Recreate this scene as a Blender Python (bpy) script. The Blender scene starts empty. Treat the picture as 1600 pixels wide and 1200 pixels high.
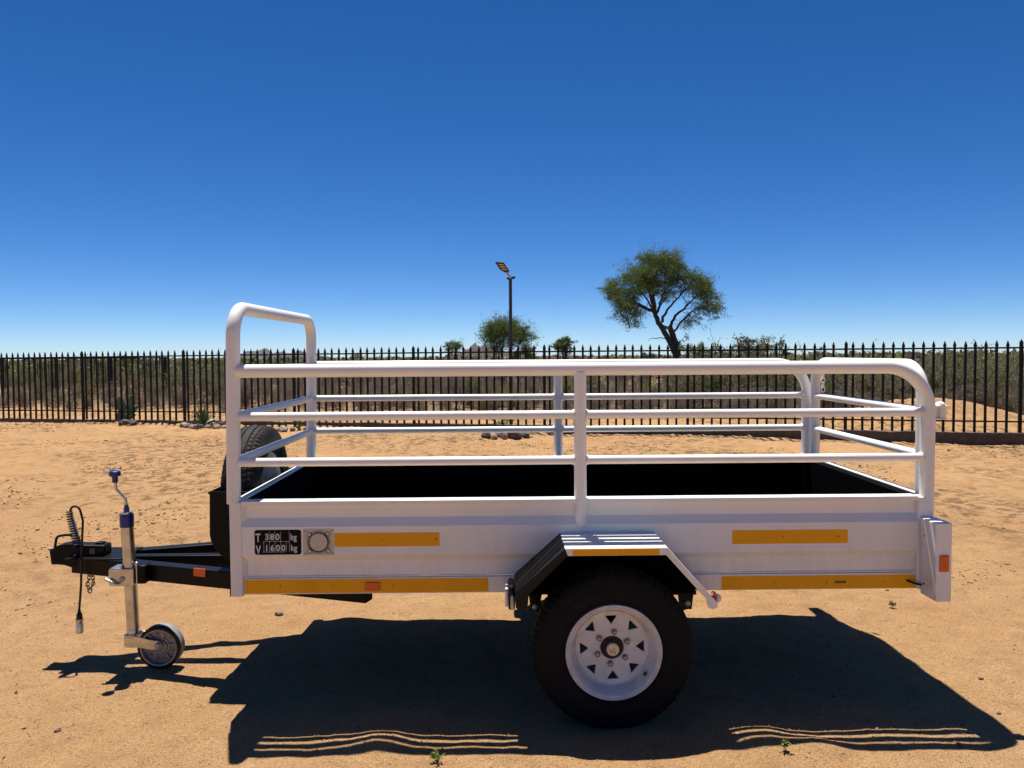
import bpy, bmesh, math, random
import numpy as np
from mathutils import Vector, Matrix

random.seed(7)
rng = np.random.default_rng(11)
SC = bpy.context.scene
COL = SC.collection
PI = math.pi

# ------------------------------------------------------------------ camera, sky, sun, exposure
CAM = Vector((1.0677, -3.0147, 1.4237))
def camera_axes(pitch, yaw, roll):
    rows = []
    for i in range(3):
        v = [0.0, 0.0, 0.0]; v[i] = 1.0
        c, s = math.cos(yaw), math.sin(yaw)
        x, y, z = c*v[0] + s*v[1], -s*v[0] + c*v[1], v[2]
        c, s = math.cos(pitch), math.sin(pitch)
        y, z = c*y - s*z, s*y + c*z
        c, s = math.cos(roll), math.sin(roll)
        rows.append((c*x - s*z, y, s*x + c*z))
    return [Vector((rows[0][k], rows[1][k], rows[2][k])) for k in range(3)]
_ax = camera_axes(.0408, -.0103, .0065)
RIGHT, FWD, UP = _ax
cam_data = bpy.data.cameras.new('camera')
cam_data.sensor_width = 36.0
cam_data.lens = 27.0
cam_data.clip_start = 0.05
cam_data.clip_end = 20000
cam = bpy.data.objects.new('camera', cam_data)
COL.objects.link(cam)
cam.matrix_world = Matrix(((RIGHT.x, UP.x, -FWD.x, CAM.x), (RIGHT.y, UP.y, -FWD.y, CAM.y), (RIGHT.z, UP.z, -FWD.z, CAM.z), (0, 0, 0, 1)))
SC.camera = cam

SUN_TO = Vector((-.093, .303, 1.0)).normalized()
sun_elev = math.asin(SUN_TO.z)
sun_azim = math.atan2(SUN_TO.x, SUN_TO.y)
world = bpy.data.worlds.new('World')
SC.world = world
world.use_nodes = True
wn = world.node_tree
bg = wn.nodes['Background']
sky = wn.nodes.new('ShaderNodeTexSky')
sky.sky_type = 'NISHITA'
sky.sun_disc = False
sky.sun_elevation = sun_elev
sky.sun_rotation = sun_azim
sky.altitude = 1500
sky.air_density = 0.62
sky.dust_density = 0.0
sky.ozone_density = 6.0
hsv = wn.nodes.new('ShaderNodeHueSaturation')
hsv.inputs['Saturation'].default_value = 1.24
hsv.inputs['Hue'].default_value = 0.505
wn.links.new(sky.outputs[0], hsv.inputs['Color'])
wn.links.new(hsv.outputs[0], bg.inputs['Color'])
bg.inputs['Strength'].default_value = 0.068
sun_data = bpy.data.lights.new('sun', 'SUN')
sun_data.energy = 5.0
sun_data.angle = math.radians(0.5)
sun_data.color = (1.0, .95, .87)
sun = bpy.data.objects.new('sun', sun_data)
COL.objects.link(sun)
sun.location = (0, 0, 30)
sun.rotation_euler = SUN_TO.to_track_quat('Z', 'Y').to_euler()
SC.view_settings.view_transform = 'Standard'
SC.view_settings.look = 'None'
SC.view_settings.gamma = 1.0
SC.view_settings.exposure = 0.78
SC.view_settings.use_curve_mapping = False

# ------------------------------------------------------------------ materials
def nodes_of(name):
    m = bpy.data.materials.new(name); m.use_nodes = True
    nt = m.node_tree
    return m, nt, nt.nodes['Principled BSDF']
def N(nt, kind, **kw):
    n = nt.nodes.new(kind)
    for k, v in kw.items(): setattr(n, k, v)
    return n
def noise(nt, scale, detail=4, rough=.55, coord=None):
    n = N(nt, 'ShaderNodeTexNoise'); n.inputs['Scale'].default_value = scale
    n.inputs['Detail'].default_value = detail; n.inputs['Roughness'].default_value = rough
    if coord: nt.links.new(coord, n.inputs['Vector'])
    return n
def ramp(nt, src, stops):
    r = N(nt, 'ShaderNodeValToRGB'); e = r.color_ramp.elements
    while len(e) < len(stops): e.new(.5)
    for k, (p, c) in enumerate(stops):
        e[k].position = p; e[k].color = (c[0], c[1], c[2], 1)
    nt.links.new(src, r.inputs['Fac']); return r
def mix(nt, fac, a, b, mode='MIX'):
    m = N(nt, 'ShaderNodeMix', data_type='RGBA', blend_type=mode)
    for sock, val in ((m.inputs[0], fac), (m.inputs[6], a), (m.inputs[7], b)):
        if hasattr(val, 'is_output'): nt.links.new(val, sock)
        elif isinstance(val, (int, float)): sock.default_value = val
        else: sock.default_value = (val[0], val[1], val[2], 1)
    return m.outputs[2]
def bump(nt, p, h, strength, dist):
    b = N(nt, 'ShaderNodeBump'); b.inputs['Strength'].default_value = strength; b.inputs['Distance'].default_value = dist
    nt.links.new(h, b.inputs['Height']); nt.links.new(b.outputs[0], p.inputs['Normal']); return b
def plain(name, col, rough=.5, metal=0.0, vary=.12, scale=9, spec=.5, coat=0, bumpy=0, bscale=80):
    m, nt, p = nodes_of(name)
    tc = N(nt, 'ShaderNodeTexCoord')
    n = noise(nt, scale, 5, .6, tc.outputs['Object'])
    lo = [c*(1-vary) for c in col]; hi = [min(1, c*(1+vary*.6)) for c in col]
    r = ramp(nt, n.outputs['Fac'], [(.3, lo), (.7, hi)])
    nt.links.new(r.outputs[0], p.inputs['Base Color'])
    p.inputs['Roughness'].default_value = rough; p.inputs['Metallic'].default_value = metal
    p.inputs['Specular IOR Level'].default_value = spec; p.inputs['Coat Weight'].default_value = coat
    if bumpy:
        b = noise(nt, bscale, 3, .6, tc.outputs['Object']); bump(nt, p, b.outputs['Fac'], bumpy, .004)
    return m

def white_paint():
    m, nt, p = nodes_of('white_paint')
    tc = N(nt, 'ShaderNodeTexCoord')
    big = noise(nt, 3.5, 6, .65, tc.outputs['Object'])
    fine = noise(nt, 60, 4, .7, tc.outputs['Object'])
    c1 = ramp(nt, big.outputs['Fac'], [(.35, (.765, .745, .69)), (.65, (.815, .795, .745))])
    spk = ramp(nt, fine.outputs['Fac'], [(.27, (.80, .74, .66)), (.36, (1, 1, 1))])
    wc = mix(nt, 1.0, c1.outputs[0], spk.outputs[0], 'MULTIPLY')
    # road dust thrown up the lower panels, run marks and a few scuffs
    geo = N(nt, 'ShaderNodeNewGeometry'); sx = N(nt, 'ShaderNodeSeparateXYZ'); nt.links.new(geo.outputs['Position'], sx.inputs[0])
    hgt = N(nt, 'ShaderNodeMapRange'); nt.links.new(sx.outputs['Z'], hgt.inputs[0]); hgt.inputs[1].default_value = .46; hgt.inputs[2].default_value = .80; hgt.inputs[3].default_value = .30; hgt.inputs[4].default_value = 0
    mp = N(nt, 'ShaderNodeMapping'); mp.inputs['Scale'].default_value = (9, 9, 1.6); nt.links.new(tc.outputs['Object'], mp.inputs['Vector'])
    run = noise(nt, 3.0, 6, .7, mp.outputs[0]); rn = ramp(nt, run.outputs['Fac'], [(.42, (.15, .15, .15)), (.68, (1, 1, 1))])
    dm = N(nt, 'ShaderNodeMath', operation='MULTIPLY'); nt.links.new(hgt.outputs[0], dm.inputs[0]); nt.links.new(rn.outputs[0], dm.inputs[1])
    wc = mix(nt, dm.outputs[0], wc, (.46, .34, .23))
    mp2 = N(nt, 'ShaderNodeMapping'); mp2.inputs['Scale'].default_value = (2.2, 2.2, 42); mp2.inputs['Rotation'].default_value = (0, .06, 0); nt.links.new(tc.outputs['Object'], mp2.inputs['Vector'])
    scr = noise(nt, 2.6, 3, .6, mp2.outputs[0]); sr = ramp(nt, scr.outputs['Fac'], [(.735, (0, 0, 0)), (.76, (.55, .55, .55))])
    wc = mix(nt, sr.outputs[0], wc, (.50, .46, .41))
    nt.links.new(wc, p.inputs['Base Color'])
    rr = N(nt, 'ShaderNodeMapRange'); nt.links.new(big.outputs['Fac'], rr.inputs[0])
    rr.inputs[3].default_value = .26; rr.inputs[4].default_value = .42
    nt.links.new(rr.outputs[0], p.inputs['Roughness'])
    w = noise(nt, 5, 2, .5, tc.outputs['Object']); bump(nt, p, w.outputs['Fac'], .22, .012)
    return m
def galvanised():
    m, nt, p = nodes_of('zinc_steel')
    tc = N(nt, 'ShaderNodeTexCoord')
    n = noise(nt, 25, 5, .6, tc.outputs['Object'])
    r = ramp(nt, n.outputs['Fac'], [(.3, (.42, .41, .39)), (.7, (.62, .61, .58))])
    nt.links.new(r.outputs[0], p.inputs['Base Color'])
    p.inputs['Metallic'].default_value = .95; p.inputs['Roughness'].default_value = .30
    return m
def tape_mat():
    m, nt, p = nodes_of('amber_reflective_tape')
    tc = N(nt, 'ShaderNodeTexCoord')
    v = N(nt, 'ShaderNodeTexVoronoi'); v.inputs['Scale'].default_value = 260
    nt.links.new(tc.outputs['Object'], v.inputs['Vector'])
    n = noise(nt, 6, 4, .6, tc.outputs['Object'])
    r = ramp(nt, n.outputs['Fac'], [(.3, (.78, .335, .0008)), (.7, (.86, .395, .0016))])
    nt.links.new(r.outputs[0], p.inputs['Base Color'])
    p.inputs['Roughness'].default_value = .4; p.inputs['Specular IOR Level'].default_value = .25
    bump(nt, p, v.outputs['Distance'], .08, .002)
    return m
def amber_lens():
    m, nt, p = nodes_of('amber_lens')
    tc = N(nt, 'ShaderNodeTexCoord')
    v = N(nt, 'ShaderNodeTexVoronoi'); v.inputs['Scale'].default_value = 150
    nt.links.new(tc.outputs['Object'], v.inputs['Vector'])
    r = ramp(nt, v.outputs['Distance'], [(.0, (.75, .10, .004)), (1, (.55, .055, .002))])
    nt.links.new(r.outputs[0], p.inputs['Base Color'])
    p.inputs['Roughness'].default_value = .12; p.inputs['Coat Weight'].default_value = .5
    bump(nt, p, v.outputs['Distance'], .2, .002)
    return m
def sand():
    m, nt, p = nodes_of('sand')
    geo = N(nt, 'ShaderNodeNewGeometry'); co = geo.outputs['Position']
    big = noise(nt, .55, 6, .62, co); mid = noise(nt, 5.5, 6, .7, co)
    grit = noise(nt, 95, 4, .75, co); fine = noise(nt, 320, 2, .6, co)
    base = ramp(nt, big.outputs['Fac'], [(.3, (.370, .209, .093)), (.52, (.438, .261, .123)), (.72, (.478, .302, .153))])
    c = mix(nt, .45, base.outputs[0], ramp(nt, mid.outputs['Fac'], [(.30, (.27, .145, .062)), (.44, (.425, .246, .112)), (.70, (.51, .313, .156))]).outputs[0])
    # loose grains: dark and pale specks
    c = mix(nt, 1, c, ramp(nt, grit.outputs['Fac'], [(.32, (.56, .46, .37)), (.42, (.93, .92, .90)), (.57, (1.05, 1.05, 1.05)), (.66, (1.28, 1.28, 1.28))]).outputs[0], 'MULTIPLY')
    c = mix(nt, .8, c, ramp(nt, fine.outputs['Fac'], [(.34, (.50, .46, .42)), (.5, (1, 1, 1)), (.66, (1.35, 1.35, 1.35))]).outputs[0], 'MULTIPLY')
    # stained patches with dried plant remains
    st = noise(nt, .42, 5, .6, co); st2 = noise(nt, 7, 6, .75, co)
    k = ramp(nt, st.outputs['Fac'], [(.42, (0, 0, 0)), (.56, (1, 1, 1))])
    k2 = ramp(nt, st2.outputs['Fac'], [(.47, (0, 0, 0)), (.58, (1, 1, 1))])
    kk = N(nt, 'ShaderNodeMath', operation='MULTIPLY'); nt.links.new(k.outputs[0], kk.inputs[0]); nt.links.new(k2.outputs[0], kk.inputs[1])
    kh = N(nt, 'ShaderNodeMath', operation='MULTIPLY'); nt.links.new(kk.outputs[0], kh.inputs[0]); kh.inputs[1].default_value = .80
    sp_ = N(nt, 'ShaderNodeSeparateXYZ'); nt.links.new(co, sp_.inputs[0])
    fr = N(nt, 'ShaderNodeMapRange'); nt.links.new(sp_.outputs['Y'], fr.inputs[0]); fr.inputs[1].default_value = 1.0; fr.inputs[2].default_value = 3.6; fr.inputs[3].default_value = .14; fr.inputs[4].default_value = 1
    kf = N(nt, 'ShaderNodeMath', operation='MULTIPLY'); nt.links.new(kh.outputs[0], kf.inputs[0]); nt.links.new(fr.outputs[0], kf.inputs[1])
    c = mix(nt, kf.outputs[0], c, (.105, .063, .034))
    # beyond the yard the ground is strewn with dead leaves and twigs
    at = N(nt, 'ShaderNodeAttribute', attribute_name='litter')
    lt = ramp(nt, grit.outputs['Fac'], [(.35, (.060, .045, .034)), (.5, (.135, .098, .070)), (.66, (.215, .160, .112))])
    c = mix(nt, at.outputs['Fac'], c, lt.outputs[0])
    nt.links.new(c, p.inputs['Base Color'])
    p.inputs['Roughness'].default_value = .95; p.inputs['Specular IOR Level'].default_value = .15
    a1 = N(nt, 'ShaderNodeMath', operation='MULTIPLY_ADD'); nt.links.new(grit.outputs['Fac'], a1.inputs[0]); a1.inputs[1].default_value = .55
    nt.links.new(mid.outputs['Fac'], a1.inputs[2])
    a2 = N(nt, 'ShaderNodeMath', operation='MULTIPLY_ADD'); nt.links.new(fine.outputs['Fac'], a2.inputs[0]); a2.inputs[1].default_value = .22
    nt.links.new(a1.outputs[0], a2.inputs[2])
    bump(nt, p, a2.outputs[0], .9, .034)
    return m
def leaf_mat(name, dark, light, trans=.25):
    m, nt, p = nodes_of(name)
    nt.nodes.remove(p)
    geo = N(nt, 'ShaderNodeNewGeometry')
    r = ramp(nt, geo.outputs['Random Per Island'], [(0, dark), (1, light)])
    d = N(nt, 'ShaderNodeBsdfDiffuse'); t = N(nt, 'ShaderNodeBsdfTranslucent')
    nt.links.new(r.outputs[0], d.inputs['Color']); nt.links.new(r.outputs[0], t.inputs['Color'])
    mx = N(nt, 'ShaderNodeMixShader'); mx.inputs[0].default_value = trans
    nt.links.new(d.outputs[0], mx.inputs[1]); nt.links.new(t.outputs[0], mx.inputs[2])
    nt.links.new(mx.outputs[0], nt.nodes['Material Output'].inputs['Surface'])
    return m
def rock_mat(name, a, b, scale):
    m, nt, p = nodes_of(name)
    tc = N(nt, 'ShaderNodeTexCoord'); n = noise(nt, scale, 7, .65, tc.outputs['Object'])
    r = ramp(nt, n.outputs['Fac'], [(.3, a), (.7, b)])
    nt.links.new(r.outputs[0], p.inputs['Base Color']); p.inputs['Roughness'].default_value = .9
    bump(nt, p, n.outputs['Fac'], .6, .03)
    return m
def rubber(name, dust):
    m, nt, p = nodes_of(name)
    tc = N(nt, 'ShaderNodeTexCoord'); n = noise(nt, 14, 5, .65, tc.outputs['Object'])
    r = ramp(nt, n.outputs['Fac'], [(.35, (.0055, .0055, .006)), (.72, dust)])
    nt.links.new(r.outputs[0], p.inputs['Base Color']); p.inputs['Roughness'].default_value = .7; p.inputs['Specular IOR Level'].default_value = .16
    f = noise(nt, 180, 2, .5, tc.outputs['Object']); bump(nt, p, f.outputs['Fac'], .15, .002)
    return m

M = dict(
    white=white_paint(), zinc=galvanised(), tape=tape_mat(), amber=amber_lens(), sand=sand(),
    black=plain('black_paint', (.0045, .0043, .0042), .42, vary=.3, scale=12, spec=.14, bumpy=.05),
    inner=plain('black_liner_coating', (.0022, .0022, .0026), .9, vary=.3, scale=20, spec=.04),
    plastic=plain('black_plastic', (.0055, .0055, .006), .45, vary=.2, spec=.35),
    guard=plain('black_stone_guard', (.006, .006, .0065), .5, vary=.3, scale=30, spec=.22, bumpy=.1),
    tyre=rubber('tyre_rubber', (.010, .008, .0068)), spare_tyre=rubber('spare_tyre_rubber', (.030, .029, .028)),
    blue=plain('blue_plastic', (.010, .022, .17), .34, vary=.15),
    grey_rubber=plain('grey_rubber', (.20, .20, .205), .7, vary=.15, scale=40),
    dusty_alloy=plain('dusty_alloy', (.27, .265, .26), .5, .6, vary=.25, scale=35),
    rim=plain('dusty_white_rim', (.67, .645, .61), .5, vary=.16, scale=22),
    hub=plain('rusty_hub', (.040, .026, .020), .7, vary=.4, scale=40),
    cap=plain('cream_cap', (.86, .66, .40), .5, vary=.12, scale=60),
    bolt=plain('dull_bolt', (.34, .32, .28), .45, .7, vary=.2, scale=60),
    decal=plain('black_decal', (.0035, .0035, .004), .6, vary=.1, spec=.12),
    letter=plain('silver_letter', (.62, .62, .60), .5, vary=.06),
    faint=plain('tape_print', (.16, .07, .004), .5, vary=.1),
    alu=plain('brushed_aluminium', (.46, .44, .40), .48, .55, vary=.12, scale=50),
    red=plain('red_lens', (.35, .012, .02), .15, vary=.1),
    clear=plain('clear_lens', (.75, .76, .78), .08, vary=.05),
    fence=plain('black_fence_paint', (.0042, .0042, .0048), .55, vary=.25, scale=6, spec=.22),
    concrete=plain('dark_plinth', (.115, .082, .058), .92, vary=.3, scale=8, bumpy=.4, bscale=30),
    pole=plain('dark_pole_paint', (.006, .008, .014), .4, vary=.15),
    lampgrey=plain('grey_lamp_arm', (.36, .35, .35), .5, vary=.1),
    led=plain('yellow_led_strip', (.62, .45, .22), .4, vary=.1),
    bark=plain('dark_bark', (.050, .040, .032), .9, vary=.4, scale=7, bumpy=.5, bscale=20),
    cutwood=plain('pale_cut_wood', (.23, .155, .115), .8, vary=.25, scale=10),
    twig=plain('dry_twig', (.165, .128, .098), .9, vary=.35, scale=11),
    acacia=leaf_mat('acacia_leaf', (.064, .094, .022), (.165, .210, .060), .34),
    bush=leaf_mat('bush_leaf', (.070, .098, .026), (.180, .215, .072)),
    dull=leaf_mat('dull_bush_leaf', (.085, .092, .046), (.205, .210, .115)),
    dry=leaf_mat('dry_bush_leaf', (.130, .098, .072), (.33, .26, .19), .15),
    yellow=leaf_mat('yellow_grass_leaf', (.13, .12, .028), (.29, .25, .075)),
    sprout=leaf_mat('sprout_leaf', (.10, .16, .03), (.22, .28, .07)),
    cactus=plain('cactus_skin', (.14, .20, .09), .55, vary=.3, scale=14),
    agave=plain('agave_leaf', (.075, .125, .035), .5, vary=.3, scale=10),
    rock=rock_mat('brown_rock', (.14, .095, .075), (.33, .25, .20), 9),
    dark_rock=rock_mat('dark_rock', (.040, .032, .030), (.15, .12, .105), 12),
    pebble=rock_mat('pebble_stone', (.14, .085, .045), (.36, .25, .15), 30),
    hill=rock_mat('hill_scrub', (.018, .018, .018), (.040, .037, .034), .02),
    koppie=rock_mat('rocky_koppie', (.028, .020, .017), (.065, .050, .042), .09),
    litter=plain('dead_leaf_litter', (.060, .040, .026), .9, vary=.4, scale=3),
    pale=plain('pale_stick', (.62, .60, .55), .7, vary=.1),
)

# ------------------------------------------------------------------ mesh helpers
class MB:
    """collects shapes, builds ONE mesh object"""
    def __init__(s): s.v = []; s.f = []; s.fm = []; s.mi = 0
    def add(s, vs, fs):
        b = len(s.v); s.v.extend([tuple(v) for v in vs]); s.f.extend([tuple(i+b for i in f) for f in fs]); s.fm.extend([s.mi]*len(fs))
        return s
    def box(s, x0, x1, y0, y1, z0, z1, T=None):
        vs = [Vector((x, y, z)) for x in (x0, x1) for y in (y0, y1) for z in (z0, z1)]
        if T is not None: vs = [T @ v for v in vs]
        return s.add(vs, [(0, 1, 3, 2), (4, 6, 7, 5), (0, 4, 5, 1), (2, 3, 7, 6), (0, 2, 6, 4), (1, 5, 7, 3)])
    def tube(s, pts, r, seg=14, caps=True):
        pts = [Vector(p) for p in pts]; n = len(pts)
        rs = r if isinstance(r, (list, tuple)) else [r]*n
        tang = []
        for i in range(n):
            a = pts[max(0, i-1)]; b = pts[min(n-1, i+1)]; tang.append((b-a).normalized())
        ref = Vector((0, 0, 1)) if abs(tang[0].z) < .9 else Vector((0, 1, 0))
        nv = (ref - tang[0]*ref.dot(tang[0])).normalized()
        vs = []; fs = []
        for i in range(n):
            if i:
                q = tang[i-1].rotation_difference(tang[i]); nv = q @ nv
                nv = (nv - tang[i]*nv.dot(tang[i])).normalized()
            bv = tang[i].cross(nv)
            for k in range(seg):
                a = 2*PI*k/seg; vs.append(pts[i] + (nv*math.cos(a) + bv*math.sin(a))*rs[i])
        for i in range(n-1):
            for k in range(seg):
                k2 = (k+1) % seg
                fs.append((i*seg+k, i*seg+k2, (i+1)*seg+k2, (i+1)*seg+k))
        if caps:
            fs.append(tuple(range(seg-1, -1, -1))); fs.append(tuple((n-1)*seg+k for k in range(seg)))
        return s.add(vs, fs)
    def prism(s, poly, axis, a, b):
        """poly: 2-D outline in the two axes other than `axis`, extruded from a to b"""
        def P(p, t):
            return {'x': (t, p[0], p[1]), 'y': (p[0], t, p[1]), 'z': (p[0], p[1], t)}[axis]
        n = len(poly)
        vs = [P(p, a) for p in poly] + [P(p, b) for p in poly]
        fs = [tuple(range(n)), tuple(range(2*n-1, n-1, -1))]
        for i in range(n):
            j = (i+1) % n; fs.append((i, i+n, j+n, j))
        return s.add(vs, fs)
    def lathe(s, prof, seg=48, T=None, closed=False, caps=True):
        """prof: (radius, height) about local Z"""
        vs = []; fs = []; n = len(prof)
        for r, h in prof:
            for k in range(seg):
                a = 2*PI*k/seg; v = Vector((r*math.cos(a), r*math.sin(a), h)); vs.append(T @ v if T is not None else v)
        rng_ = n if closed else n-1
        for i in range(rng_):
            i2 = (i+1) % n
            for k in range(seg):
                k2 = (k+1) % seg; fs.append((i*seg+k, i*seg+k2, i2*seg+k2, i2*seg+k))
        if not closed and caps:
            if prof[0][0] > 1e-6: fs.append(tuple(range(seg-1, -1, -1)))
            if prof[-1][0] > 1e-6: fs.append(tuple((n-1)*seg+k for k in range(seg)))
        return s.add(vs, fs)
    def ball(s, c, r, seg=14, rings=8, sc=(1, 1, 1)):
        prof = [(max(1e-5, r*math.sin(PI*i/rings)), -r*math.cos(PI*i/rings)) for i in range(rings+1)]
        T = Matrix.Translation(Vector(c)) @ Matrix.Diagonal((sc[0], sc[1], sc[2], 1))
        return s.lathe(prof, seg, T)
    def build(s, name, mats, parent=None, angle=35, bevel=0, bseg=2, recalc=True):
        me = bpy.data.meshes.new(name)
        me.from_pydata([tuple(v) for v in s.v], [], s.f)
        if not isinstance(mats, (list, tuple)): mats = [mats]
        for m in mats: me.materials.append(m)
        if len(mats) > 1: me.polygons.foreach_set('material_index', s.fm)
        if recalc:
            bm = bmesh.new(); bm.from_mesh(me); bmesh.ops.recalc_face_normals(bm, faces=bm.faces); bm.to_mesh(me); bm.free()
        me.polygons.foreach_set('use_smooth', [True]*len(me.polygons))
        me.set_sharp_from_angle(angle=math.radians(angle))
        me.update()
        o = bpy.data.objects.new(name, me); COL.objects.link(o)
        if parent is not None: attach(o, parent)
        if bevel:
            b = o.modifiers.new('bevel', 'BEVEL'); b.width = bevel; b.segments = bseg; b.limit_method = 'ANGLE'; b.angle_limit = math.radians(40)
        return o
def world_of(o):
    m = o.matrix_basis.copy()
    return world_of(o.parent) @ o.matrix_parent_inverse @ m if o.parent else m
def attach(o, parent):
    o.parent = parent; o.matrix_parent_inverse = world_of(parent).inverted()
def empty(name, loc, label, cat, group=None, rz=0, kind=None):
    o = bpy.data.objects.new(name, None); COL.objects.link(o); o.location = loc; o.rotation_euler = (0, 0, rz)
    o.empty_display_size = .2
    return tag(o, label, cat, group, kind)
def tag(o, label=None, cat=None, group=None, kind=None):
    if label: o['label'] = label
    if cat: o['category'] = cat
    if group: o['group'] = group
    if kind: o['kind'] = kind
    return o
def raw(name, verts, faces, mats, parent=None, midx=None, smooth=False):
    """numpy quads / tris straight to a mesh"""
    me = bpy.data.meshes.new(name); verts = np.asarray(verts, np.float32); faces = np.asarray(faces, np.int32)
    k = faces.shape[1]
    me.vertices.add(len(verts)); me.vertices.foreach_set('co', verts.ravel())
    me.loops.add(faces.size); me.loops.foreach_set('vertex_index', faces.ravel())
    me.polygons.add(len(faces)); me.polygons.foreach_set('loop_start', np.arange(0, faces.size, k, dtype=np.int32))
    for m in (mats if isinstance(mats, (list, tuple)) else [mats]): me.materials.append(m)
    if midx is not None: me.polygons.foreach_set('material_index', np.asarray(midx, np.int32))
    if smooth: me.polygons.foreach_set('use_smooth', np.ones(len(faces), bool))
    me.update(calc_edges=True); me.validate()
    o = bpy.data.objects.new(name, me); COL.objects.link(o)
    if parent is not None: attach(o, parent)
    return o
def fillet(pts, r, n=10):
    pts = [Vector(p) for p in pts]; out = [pts[0]]
    for i in range(1, len(pts)-1):
        a, b, c = pts[i-1], pts[i], pts[i+1]
        u = (a-b).normalized(); w = (c-b).normalized()
        ang = u.angle(w); d = r/math.tan(ang/2)
        p0 = b + u*d; p1 = b + w*d; ctr = b + (u+w).normalized()*(r/math.sin(ang/2))
        for k in range(n+1):
            t = k/n; v0 = p0-ctr; v1 = p1-ctr
            om = v0.angle(v1); out.append(ctr + (v0*math.sin((1-t)*om) + v1*math.sin(t*om))/math.sin(om))
    out.append(pts[-1]); return out
def rounded(x0, x1, z0, z1, r, n=5):
    o = []
    for cx, cz, a0 in ((x1-r, z1-r, 0), (x0+r, z1-r, PI/2), (x0+r, z0+r, PI), (x1-r, z0+r, 1.5*PI)):
        for k in range(n+1):
            a = a0 + PI/2*k/n; o.append((cx + r*math.cos(a), cz + r*math.sin(a)))
    return o
def copy_of(o, parent=None):
    c = o.copy(); COL.objects.link(c)
    if parent is not None: c.parent = parent
    for ch in list(o.children): copy_of(ch, c)
    return c

# ------------------------------------------------------------------ terrain
def vnoise(x, y, seed):
    ca, sa = math.cos(seed*1.37+.4), math.sin(seed*1.37+.4); x, y = x*ca - y*sa, x*sa + y*ca
    xi = np.floor(x).astype(np.int64); yi = np.floor(y).astype(np.int64)
    fx = x-xi; fy = y-yi; fx = fx*fx*(3-2*fx); fy = fy*fy*(3-2*fy)
    def h(a, b):
        n = (a*374761393 + b*668265263 + seed*1442695041) & 0xffffffff
        n = ((n ^ (n >> 13))*1274126177) & 0xffffffff
        return ((n ^ (n >> 16)) & 0xffff)/65535.0
    return (h(xi, yi)*(1-fx) + h(xi+1, yi)*fx)*(1-fy) + (h(xi, yi+1)*(1-fx) + h(xi+1, yi+1)*fx)*fy - .5
FA = np.array((-9.765, 13.657)); FB = np.array((8.889, 8.564)); FLEN = np.linalg.norm(FB-FA); FD = (FB-FA)/FLEN
FN = np.array((-FD[1], FD[0]))            # away from the camera
def ground_z(x, y):
    x = np.asarray(x, float); y = np.asarray(y, float)
    d = np.hypot(x-CAM.x, y-CAM.y)
    t = (x-FA[0])*FD[0] + (y-FA[1])*FD[1]; s = (x-FA[0])*FN[0] + (y-FA[1])*FN[1]
    z = np.interp(t, [-6, 0, 10, 19.4, 26], [.02, .03, .045, -.025, -.05])*np.clip((s+7)/6, 0, 1)
    z += -.0042*np.clip(d-18, 0, None)
    tilt = .029 - .037*np.clip(y, -1.2, 2.0); z += tilt*np.clip((6.5-y)/4.5, 0, 1)
    near = np.clip((d-1.0)/4, .35, 1)
    z += .030*vnoise(x*.45+3, y*.45, 1)*np.clip((d-2)/5, .4, 1.6)
    z += near*(.020*vnoise(x*1.7, y*1.7+9, 2) + .019*vnoise(x*4.3, y*4.3, 3) + .014*vnoise(x*9.7, y*9.7, 4))
    z += .022*(np.abs(vnoise(x*3.1+7, y*5.2, 15)) - .25)*np.clip((d-2.5)/3, 0, 1.6) + .034*np.clip(vnoise(x*6.3, y*6.3+4, 16)-.22, 0, 1)*np.clip((d-2.2)/2, 0, 2)
    clod = np.clip(vnoise(x*.6, y*.8, 50) + .6*vnoise(x*2.3, y*2.6, 51) - .02, 0, .3)/.3*np.clip((y-.6)/2.5, 0, 1)
    z += .036*clod*np.clip(vnoise(x*8.5, y*8.5, 70)+.12, 0, 1) + .030*clod*np.clip(vnoise(x*19, y*19, 71), 0, 1)
    z += .0042*vnoise(x*21, y*21, 5) + .0022*vnoise(x*44, y*44, 6)
    z += .9*vnoise(x*.011+.5, y*.011, 8)*np.clip((d-60)/120, 0, 1)
    # scuffed hummocks where the rails' shadow falls
    for (hx, hy, hr, hh) in ((.63, -.34, .09, .022), (1.30, -.36, .07, .018), (1.98, -.33, .12, .028), (2.15, -.42, .09, .022), (1.75, -.40, .10, .018), (-.35, .30, .18, .012)):
        z += hh*np.exp(-((x-hx)**2 + (y-hy)**2)/(hr*hr))
    # spoil heap beyond the fence on the right
    z += .52*np.exp(-(((x-9.2)/1.7)**2 + ((y-11.4)/1.1)**2)) + .16*np.exp(-(((x-6.6)/1.6)**2 + ((y-11.9)/.9)**2))
    for (wx, wy) in ((1.47, -.135), (1.47, 1.355), (-.49, .40)):   # the wheels stand level
        k = np.exp(-(((x-wx)/.26)**2 + ((y-wy)/.22)**2)); z = z*(1-k) + k*(.018 if wx < 0 else (.012 if wy < 0 else 0.0))
    return z
def gz(x, y): return float(ground_z(np.array([x]), np.array([y]))[0])

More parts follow.
